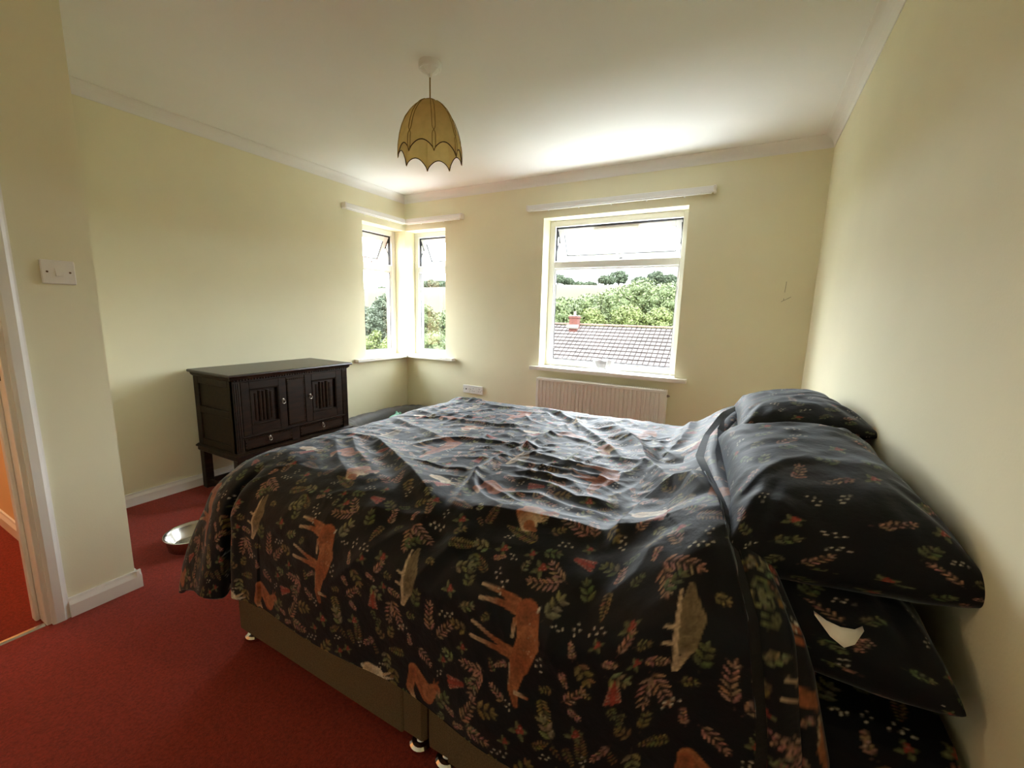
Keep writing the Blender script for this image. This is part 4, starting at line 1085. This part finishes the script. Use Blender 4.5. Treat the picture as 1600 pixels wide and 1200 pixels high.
# turned-in rim: hem thickness all round
nI, nJ = xc.shape
loop = [(i, 0) for i in range(nI)]+[(nI-1, j) for j in range(1, nJ)]+[(i, nJ-1) for i in range(nI-2, -1, -1)]+[(0, j) for j in range(nJ-2, 0, -1)]
li = np.array(loop); inn = np.stack([np.clip(li[:, 0], 12, nI-13), np.clip(li[:, 1], 12, nJ-13)], 1)
p0 = Pd[li[:, 0], li[:, 1]]; n0 = Nd[li[:, 0], li[:, 1]]; dv = Pd[inn[:, 0], inn[:, 1]]-p0; dv /= np.linalg.norm(dv, axis=1, keepdims=True)+1e-9
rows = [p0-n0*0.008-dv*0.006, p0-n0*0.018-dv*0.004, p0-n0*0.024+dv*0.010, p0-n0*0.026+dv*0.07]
ev = np.concatenate(rows); nl = len(li); base = nI*nJ
first = li[:, 0]*nJ+li[:, 1]
ef = []
prev = first
for k in range(4):
    cur = base+k*nl+np.arange(nl)
    ef.append(np.stack([prev, np.roll(prev, -1), np.roll(cur, -1), cur], 1)); prev = cur
org = np.array([2.4, -2.0, 0.22])
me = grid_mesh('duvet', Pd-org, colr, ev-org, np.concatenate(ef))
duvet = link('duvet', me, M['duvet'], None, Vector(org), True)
tag(duvet, 'rumpled navy duvet printed with woodland animals and leaves, draped over the bed', 'duvet')
# turned hem layers at the head end
for k, (inn_, outw, dz) in enumerate(((0.06, 0.052, -0.012), (0.02, 0.088, -0.026))):
    q = np.linspace(0, 1, 34); 
    bq = b_lin[4:-4:2]
    xx = head_x(bq)[None, :]-inn_+(inn_+outw*(1+0.18*np.sin(bq*5+k*2))[None, :])*q[:, None]
    bb = np.repeat(bq[None, :], len(q), 0)
    Pq, Nq = duvet_surface(xx, bb, False, 0.0)
    wob = 0.006*vnoise(xx*8, bb*7, 31+k)
    prof = dz+0.010*np.sin(np.pi*np.clip((q-0.55)/0.45, 0, 1))
    Pq = Pq+Nq*(prof[:, None]+wob)[..., None]
    e = Pq[-1]; dvec = Pq[-1]-Pq[-4]; dvec /= np.linalg.norm(dvec, axis=1, keepdims=True)
    ne = Nq[-1]
    add = [e+dvec*0.006-ne*0.006, e+dvec*0.004-ne*0.014, e-dvec*0.012-ne*0.018, e-dvec*0.07-ne*0.02]
    Pq = np.concatenate([Pq, np.stack(add)]); 
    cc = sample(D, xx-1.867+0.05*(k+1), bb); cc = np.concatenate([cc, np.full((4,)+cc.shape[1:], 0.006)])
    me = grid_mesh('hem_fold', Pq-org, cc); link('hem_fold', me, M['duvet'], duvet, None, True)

# ------------------------------------------------------------------ fitted sheet
yz = [(-2.706, 0.365), (-2.708, 0.48), (-2.704, 0.55), (-2.690, 0.578), (-2.66, 0.590), (-1.23, 0.590), (-1.204, 0.580), (-1.190, 0.55), (-1.186, 0.365)]
seg = np.concatenate([[0], np.cumsum([math.hypot(yz[i+1][0]-yz[i][0], yz[i+1][1]-yz[i][1]) for i in range(len(yz)-1)])])
sl = np.concatenate([np.linspace(0, 0.32, 90), np.linspace(0.32, seg[-1], 60)[1:]])
ys_ = np.interp(sl, seg, [p[0] for p in yz]); zs_ = np.interp(sl, seg, [p[1] for p in yz])
xs_ = np.concatenate([np.linspace(1.655, 3.05, 60), np.linspace(3.05, 3.540, 120)[1:]])
XX, SS = np.meshgrid(xs_, sl, indexing='ij')
Ps = np.stack([XX, np.repeat(ys_[None], len(xs_), 0), np.repeat(zs_[None], len(xs_), 0)], -1)
Ps[..., 1] += 0.010*vnoise(XX*6, SS*4, 41)*sstep(0.3, 0.1, SS)
Ps[..., 2] = np.where(SS > 0.2, Ps[..., 2]+0.002*vnoise(XX*8, SS*8, 42), Ps[..., 2])
o_ = np.array([2.6, -1.955, 0.365])
me = grid_mesh('fitted_sheet', Ps-o_, sample(D, XX-1.7, SS+0.1))
sh = link('fitted_sheet', me, M['sheet'], None, Vector(o_), True)
tag(sh, 'navy printed fitted sheet stretched over the mattress under the pillows', 'bed sheet')

# ------------------------------------------------------------------ pillows
def pillow(name, c, lx, ly, th, tilt_y, rotz, seed, label, off=(0, 0), sag=0.0, roll=0.0, full=0.55):
    nu, nv = 150, 210
    u = np.sin(np.linspace(-1, 1, nu)*math.pi/2); v = np.sin(np.linspace(-1, 1, nv)*math.pi/2)
    U, V = np.meshgrid(u, v, indexing='ij')
    prof = np.clip(1-np.abs(U)**2.6, 0, 1)**full*np.clip(1-np.abs(V)**3.2, 0, 1)**full
    X = lx/2*U*(1-0.075*np.cos(V*math.pi/2)**1.0*np.abs(U)**3)
    Y = ly/2*V*(1-0.055*np.cos(U*math.pi/2)*np.abs(V)**3)
    out = []
    edge = np.maximum(np.abs(U), np.abs(V))
    cr = np.clip(np.abs(U*V)*1.6-0.35, 0, 1)
    ang = np.arctan2(Y, X)
    wr = 0.012*vnoise(X*9, Y*7, seed)+0.006*vnoise(X*22, Y*26, seed+1)+0.012*cr*np.sin(ang*34+seed)*(1-edge**6)
    rd = 1-np.abs(2*vnoise(X*7+2*Y, Y*9-X*4, seed+5)); wr = wr+0.014*np.maximum(0, rd-0.62)
    for sgn in (1, -1):
        Z = sgn*(th/2*prof)+(wr if sgn > 0 else -wr*0.6)*prof**0.5
        Z = Z - sag*(V**2)*0.5*lx - 0.012*(edge**8)
        out.append(np.stack([X, Y, Z], -1))
    Pt, Pb = out
    ca, sa = math.cos(tilt_y), math.sin(tilt_y); cz, sz = math.cos(rotz), math.sin(rotz); cr_, sr_ = math.cos(roll), math.sin(roll)
    def xf(P_):
        x, y, z = P_[..., 0], P_[..., 1], P_[..., 2]
        y, z = y*cr_-z*sr_, y*sr_+z*cr_
        x, z = x*ca-z*sa, x*sa+z*ca
        x, y = x*cz-y*sz, x*sz+y*cz
        return np.stack([x, y, z], -1)
    Pt = xf(Pt); Pb = xf(Pb)[:, ::-1]
    Xp = lx*0.62*np.arcsin(np.clip(U, -1, 1))*2/math.pi; Yp = ly*0.60*np.arcsin(np.clip(V, -1, 1))*2/math.pi
    ct_ = sample(PT, Xp+off[0]+lx/2, Yp+off[1]+ly/2); cb_ = sample(PT, Xp+off[0]+.2, Yp+off[1]+.3)[:, ::-1]
    # one mesh: top sheet and bottom sheet share the seam
    n_, m_, _ = Pt.shape
    idx = np.arange(n_*m_).reshape(n_, m_)
    V_ = np.concatenate([Pt.reshape(-1, 3), Pb.reshape(-1, 3)])
    C_ = np.concatenate([ct_.reshape(-1, 3), cb_.reshape(-1, 3)])
    q = lambda I: np.stack([I[:-1, :-1], I[1:, :-1], I[1:, 1:], I[:-1, 1:]], -1).reshape(-1, 4)
    Fq = np.concatenate([q(idx), q(idx+n_*m_)])
    lowz = float(V_[:, 2].min()); V_ = V_-np.array([0, 0, lowz])
    me = bpy.data.meshes.new(name)
    me.vertices.add(len(V_)); me.vertices.foreach_set('co', V_.astype(np.float32).ravel())
    me.loops.add(Fq.size); me.loops.foreach_set('vertex_index', Fq.astype(np.int32).ravel())
    me.polygons.add(len(Fq)); me.polygons.foreach_set('loop_start', np.arange(0, Fq.size, 4, dtype=np.int32))
    me.update(calc_edges=True); me.validate()
    at = me.color_attributes.new('print', 'FLOAT_COLOR', 'POINT'); c4 = np.ones((len(V_), 4), np.float32); c4[:, :3] = C_
    at.data.foreach_set('color', c4.ravel())
    o = link(name, me, M['pillowcase'], None, Vector((c[0], c[1], c[2]+lowz)), True)
    tag(o, label, 'pillow', 'printed pillows at the head of the bed')
    return o
pl1 = pillow('pillow', (3.335, -2.310, 0.685), 0.39, 0.76, 0.180, 0.0, 0.0, 51, 'navy printed pillow with white inner showing, underneath another pillow', (0.1, 0.05), full=0.38)
pillow('pillow', (3.355, -1.545, 0.690), 0.36, 0.72, 0.150, 0.0, 0.0, 61, 'flattened navy printed pillow hidden under the creased pillow with pink sprigs', (0.25, 0.2))
pillow('pillow', (3.362, -2.272, 0.832), 0.375, 0.71, 0.200, R(5), R(4), 71, 'smooth navy pillow with sparse berry sprigs lying above the white pillow inner', (0.02, 0.13), roll=R(4), full=0.46)
pillow('pillow', (3.365, -1.560, 0.858), 0.37, 0.76, 0.185, R(9), R(3), 81, 'creased navy pillow with pink leaf sprigs leaning against the bare wall', (0.3, 0.02), roll=R(-4))
# white inner pillow showing at the pillowcase mouth
b = MB(); vsn = []; fs = []
wp = [(3.374+(x_-3.374)*0.82, y_-0.020, 0.752+(z_-0.79)*0.5) for x_, y_, z_ in [(3.335, -2.668, 0.800), (3.352, -2.690, 0.806), (3.372, -2.698, 0.808), (3.395, -2.690, 0.804), (3.412, -2.668, 0.796), (3.392, -2.702, 0.785), (3.376, -2.708, 0.772), (3.356, -2.700, 0.784)]]
vsn = wp+[(3.374, -2.728, 0.757)]
fs = [(i, (i+1) % 8, 8) for i in range(8)]
vsn += [(x, y+0.012, z) for x, y, z in wp]; fs += [(i, 9+i, 9+(i+1) % 8, (i+1) % 8) for i in range(8)]+[tuple(range(16, 8, -1))]
b.add(vsn, fs); wi = b.build('pillow_inner', M['pillow_white'], pl1, smooth=True); wi['label'] = 'white pillow inner poking out'

# ------------------------------------------------------------------ outside: ground, neighbour's roof, trees, hill
def terrain(x, y):
    r = np.hypot(x-1.0, y); 
    z = -2.75-2.0*sstep(5, 16, r)
    hd = np.arctan2(-(x-1.0), y)
    crest = 15.2+1.2*np.sin(hd*3.1+0.6)-3.6*sstep(0.40, 0.85, hd)
    z = z+(crest+4.75)*sstep(48, 232, r)**1.15-6*sstep(245, 400, r)
    z = z+0.8*vnoise(x*0.03, y*0.03, 91)*sstep(40, 100, r)
    return z
rr_ = np.concatenate([np.linspace(4.0, 40, 24), np.linspace(42, 420, 90)]); hh_ = np.radians(np.linspace(-70, 125, 120))
RR, HH = np.meshgrid(rr_, hh_, indexing='ij')
gx_ = 1.0-RR*np.sin(HH); gy_ = RR*np.cos(HH)
Pg = np.stack([gx_, gy_, terrain(gx_, gy_)], -1)
me = grid_mesh('hillside', Pg[23:]); o = link('hillside', me, M['field'], None, None, True); tag(o, kind='structure')
me = grid_mesh('garden_ground', Pg[:24]); o = link('garden_ground', me, M['lawn'], None, None, True); tag(o, kind='structure')

hs = empty('neighbour_house', (-3.5, 17.5, -4.8), 'low neighbouring house with a tiled roof and brick chimney beyond the window', 'house')
HX0, HX1, RY, RZ, PIT = -11.5, 5.0, 20.0, 0.640, R(30)
cs, sn = math.cos(PIT), math.sin(PIT)
SL = 5.1
ey, ez = RY-SL*cs, RZ-SL*sn
b = MB(); b.box(HX0+0.3, HX1-0.3, ey+0.35, 2*RY-ey-0.35, -5.2, ez+0.15)
b.add([(HX0+0.3, ey+0.35, ez+0.15), (HX0+0.3, 2*RY-ey-0.35, ez+0.15), (HX0+0.3, RY, RZ-0.12)], [(0, 1, 2)])
b.add([(HX1-0.3, ey+0.35, ez+0.15), (HX1-0.3, 2*RY-ey-0.35, ez+0.15), (HX1-0.3, RY, RZ-0.12)], [(0, 1, 2)])
b.build('wall', M['render'], hs)
b = MB(); b.add([(HX0, ey, ez-0.03), (HX1, ey, ez-0.03), (HX1, RY, RZ-0.03), (HX0, RY, RZ-0.03), (HX1, 2*RY-ey, ez-0.03), (HX0, 2*RY-ey, ez-0.03)], [(0, 1, 2, 3), (3, 2, 4, 5)])
b.build('roof_deck', M['tile_gap'], hs, fix=False)
TW, TG = 0.255, 0.34
nC = int((HX1-HX0)/TW); nR = int(SL/TG)
b = MB(); rt_ = random.Random(9)
def slope(x, s, h): return (x, RY-s*cs-h*sn*0+(-h*sn), RZ-s*sn+h*cs)
for rI in range(nR):
    s0, s1 = rI*TG+0.045, (rI+1)*TG+0.010
    for cI in range(nC):
        x0 = HX0+cI*TW+0.018; x1 = x0+TW-0.046; j = rt_.uniform(-0.006, 0.006); k = rt_.uniform(-0.004, 0.004)
        v = [slope(x0, s0, 0.006+j), slope(x1, s0, 0.006+j), slope(x1+k, s1, 0.050+j), slope(x0+k, s1, 0.050+j), slope(x1+k, s1, 0.012), slope(x0+k, s1, 0.012), slope(x0, s0, -0.02), slope(x1, s0, -0.02)]
        b.add(v, [(0, 3, 2, 1), (3, 5, 4, 2), (0, 6, 5, 3), (1, 2, 4, 7)])
tag(b.build('roof_tiles', M['tile'], hs, fix=False), kind='stuff')
n_r = int((HX1-HX0)/0.45)
b = MB()
for i in range(n_r):
    x = HX0+i*0.45
    pl = [(RY+0.14*math.cos(t), RZ+0.01+0.085*math.sin(t)) for t in np.linspace(0, math.pi, 7)]
    b.prism(pl, 'x', x+0.006, x+0.444)
tag(b.build('ridge_tiles', M['ridge'], hs), kind='stuff')
chx, chy = -5.50, 19.6
b = MB(); b.bbox(chx-0.24, chx+0.24, chy-0.24, chy+0.24, 0.2, 1.12, 0.01)
ch = b.build('chimney_stack', M['brick'], hs)
MB().bbox(chx-0.28, chx+0.28, chy-0.28, chy+0.28, 1.02, 1.10, 0.01).build('chimney_course', M['brick'], ch)
MB().bbox(chx-0.25, chx+0.25, chy-0.25, chy+0.25, 1.12, 1.17, 0.02).build('chimney_cap', M['pot'], ch)
b = MB(); b.lathe((chx, chy, 1.17), [(0.09, 0), (0.075, 0.04), (0.07, 0.20), (0.085, 0.24)], 12); b.build('chimney_pot', M['pot'], ch)
b = MB(); b.prism([(chy-0.36, 0.44), (chy-0.24, 0.55), (chy-0.24, 0.66), (chy-0.40, 0.52)], 'x', chx-0.34, chx+0.34); b.build('flashing', M['pot'], ch)

_tr = np.random.RandomState(5)
def foliage(name, lobes, n, size, m, parent, flat=0.75):
    """leaf cards on the shells of overlapping lobes, with a dense core inside each lobe"""
    vs_, fs_ = [], []
    L = np.array(lobes); wts = L[:, 3]**2; wts = wts/wts.sum()
    pick = _tr.choice(len(L), n, p=wts)
    d = _tr.normal(size=(n, 3)); d /= np.linalg.norm(d, axis=1, keepdims=True)
    rad = L[pick, 3]*(0.45+0.62*_tr.rand(n)**0.6)
    c = L[pick, :3]+d*rad[:, None]*np.array([1, 1, flat])
    nrm = d+0.9*_tr.normal(size=(n, 3)); nrm /= np.linalg.norm(nrm, axis=1, keepdims=True)
    t = np.cross(nrm, _tr.normal(size=(n, 3))); t /= np.linalg.norm(t, axis=1, keepdims=True); bt = np.cross(nrm, t)
    s = size*(0.6+0.8*_tr.rand(n))[:, None]
    V = np.stack([c-t*s*0.9, c+bt*s*0.45, c+t*s*0.9+nrm*s*0.2, c-bt*s*0.45], 1).reshape(-1, 3)
    Fq = np.arange(4*n).reshape(n, 4)
    # cores
    cv = []; cf = []; base = 4*n
    for lb in lobes:
        k = MB(); k.ball((lb[0], lb[1], lb[2]), lb[3]*0.55, 8, 6, (1, 1, flat))
        cv += k.v; cf += [tuple(i+base for i in f) for f in k.f]; base += len(k.v)
    org = wloc(parent)
    V = np.concatenate([V, np.array(cv)])-np.array(org)
    Fq = np.concatenate([Fq, np.array(cf)])
    me = bpy.data.meshes.new(name); me.vertices.add(len(V)); me.vertices.foreach_set('co', V.astype(np.float32).ravel())
    me.loops.add(Fq.size); me.loops.foreach_set('vertex_index', Fq.astype(np.int32).ravel())
    me.polygons.add(len(Fq)); me.polygons.foreach_set('loop_start', np.arange(0, Fq.size, 4, dtype=np.int32))
    me.update(calc_edges=True); me.validate()
    return link(name, me, m, parent)
def tree(name, top, rc, m, label, group, n=4000, leaf=0.16, nl=26, tall=1.0):
    x, y, zt = top; zg = float(terrain(np.array(x), np.array(y)))
    root = empty(name, (x, y, zg), label, 'tree', group)
    H = zt-zg; ch_ = min(H*0.95, rc*2.4*tall)
    lobes = []
    for k in range(nl):
        f = (k+0.5)/nl; phi = k*2.39996; zz = 1-1.75*f
        q = math.sqrt(max(0.0, 1-min(1, abs(zz))**2))
        lr = rc*_tr.uniform(0.30, 0.46)
        rad = rc-lr*0.8
        lobes.append((x+rad*q*math.cos(phi), y+rad*q*math.sin(phi), zt-ch_/2+zz*(ch_/2-lr*0.75), lr))
    lobes.append((x, y, zt-ch_*0.5, rc*0.72))
    tk = MB(); tk.tube([(x, y, zg-0.2), (x+0.05, y, zg+H*0.35), (x, y, zt-ch_*0.35)], [rc*0.11, rc*0.085, rc*0.04], 8); tk.build('trunk', M['bark'], root)
    foliage('crown', lobes, n, leaf, m, root)
    return root
belt = [(-14.41, 33.45, 2.89, 2.05), (-11.63, 32.66, 2.86, 1.95), (-10.43, 35.7, 3.24, 2.17), (-8.57, 38.02, 4.02, 2.47), (-6.63, 40.44, 5.03, 2.66), (-4.02, 39.47, 4.55, 2.41), (-2.09, 41.6, 4.14, 2.47), (0.29, 44.05, 4.03, 2.66)]
for k, (x, y, z, r) in enumerate(belt):
    tree('leafy_tree', (x, y, z), r*1.18, M['leaf_mid'], 'dense green tree in the row just behind the tiled roof', 'row of trees behind the roof', 20000, 0.13, 44, 1.25)
for k, (x, y, z, r) in enumerate([(-9.2, 33.0, 1.9, 1.7), (-6.2, 34.5, 2.3, 1.9), (-3.6, 35.0, 2.1, 1.8)]):
    tree('young_tree', (x, y, z), r, M['leaf_lime'], 'smaller yellow green tree in front of the row behind the roof', 'small trees behind the roof', 12000, 0.12, 34, 1.2)
crest = [(-90.2, 215.42, 22.99, 4.16), (-87.07, 222.64, 21.51, 3.19), (-79.72, 220.31, 18.49, 2.77), (-77.99, 233.06, 19.75, 3.25), (-67.16, 228.12, 23.29, 4.5), (-62.79, 236.96, 26.74, 4.95), (-51.32, 236.7, 22.71, 4.16), (-44.82, 246.85, 26.89, 4.95), (-37.57, 244.65, 24.81, 4.16), (-32.05, 253.19, 23.4, 4.25), (-154.94, 172.83, 16.28, 3.05), (-154.32, 179.23, 17.76, 3.46), (-153.14, 185.82, 18.6, 3.54), (-145.2, 184.22, 17.67, 3.81), (-143.06, 191.07, 17.13, 3.54), (-172.66, 168.29, 13.14, 2.08), (-170.83, 171.64, 13.33, 2.1), (-185.35, 172.35, 10.3, 1.45), (-102.02, 214.55, 22.14, 4.6), (-24.7, 257.39, 24.31, 4.6)]
for k, (x, y, z, r) in enumerate(crest):
    tree('hilltop_tree', (x, y, z), r*1.2, M['leaf_far'], 'dusty dark tree standing on the crest of the far hill', 'trees along the hilltop', 2600, 0.5, 22, 2.8)
side = [(-19.58, 18.96, 2.42, 1.1, 'leaf_grey'), (-18.78, 16.89, 1.45, 0.95, 'leaf_grey'), (-19.55, 16.53, 1.76, 1.0, 'leaf_grey'), (-15.7, 18.63, 1.7, 1.25, 'leaf_mid'), (-15.83, 20.81, 1.32, 1.4, 'leaf_mid'), (-17.15, 18.86, 1.01, 1.15, 'leaf_grey'), (-13.64, 19.57, 0.68, 1.3, 'leaf_mid')]
for x, y, z, r, m in side:
    tree('garden_tree', (x, y, z), r, M[m], {'leaf_grey': 'grey green tree seen through the corner windows', 'leaf_mid': 'fresh green tree seen through the corner windows'}[m], 'trees beyond the corner windows', 13000, 0.085, 36, 2.0)
for x, y, z, r in [(-9.81, 12.36, 0.36, 1.1)]:
    tree('light_green_tree', (x, y, z), r, M['leaf_mid'], 'low pale green tree just outside the corner windows', None, 12000, 0.06, 34, 2.4)
for x, y, z, r in [(-8.37, 7.4, 0.55, 0.62), (-7.14, 6.9, 0.44, 0.55), (-8.74, 7.17, 0.4, 0.62)]:
    tree('lime_bush', (x, y, z), r, M['leaf_lime'], 'bright lime green bush below the corner window', 'lime green bushes', 8000, 0.055, 28, 3.0)
for x, y, z, r in [(-1.30, 9.0, -0.33, 0.10), (1.20, 9.0, -0.36, 0.09), (-2.07, 9.0, -0.50, 0.12), (0.30, 9.0, -0.36, 0.08)]:
    tree('tall_shoot', (x, y, z), r, M['leaf_lime'], 'thin lime green shoot rising in front of the tiled roof', 'shoots in front of the roof', 160, 0.045, 10, 5.0)
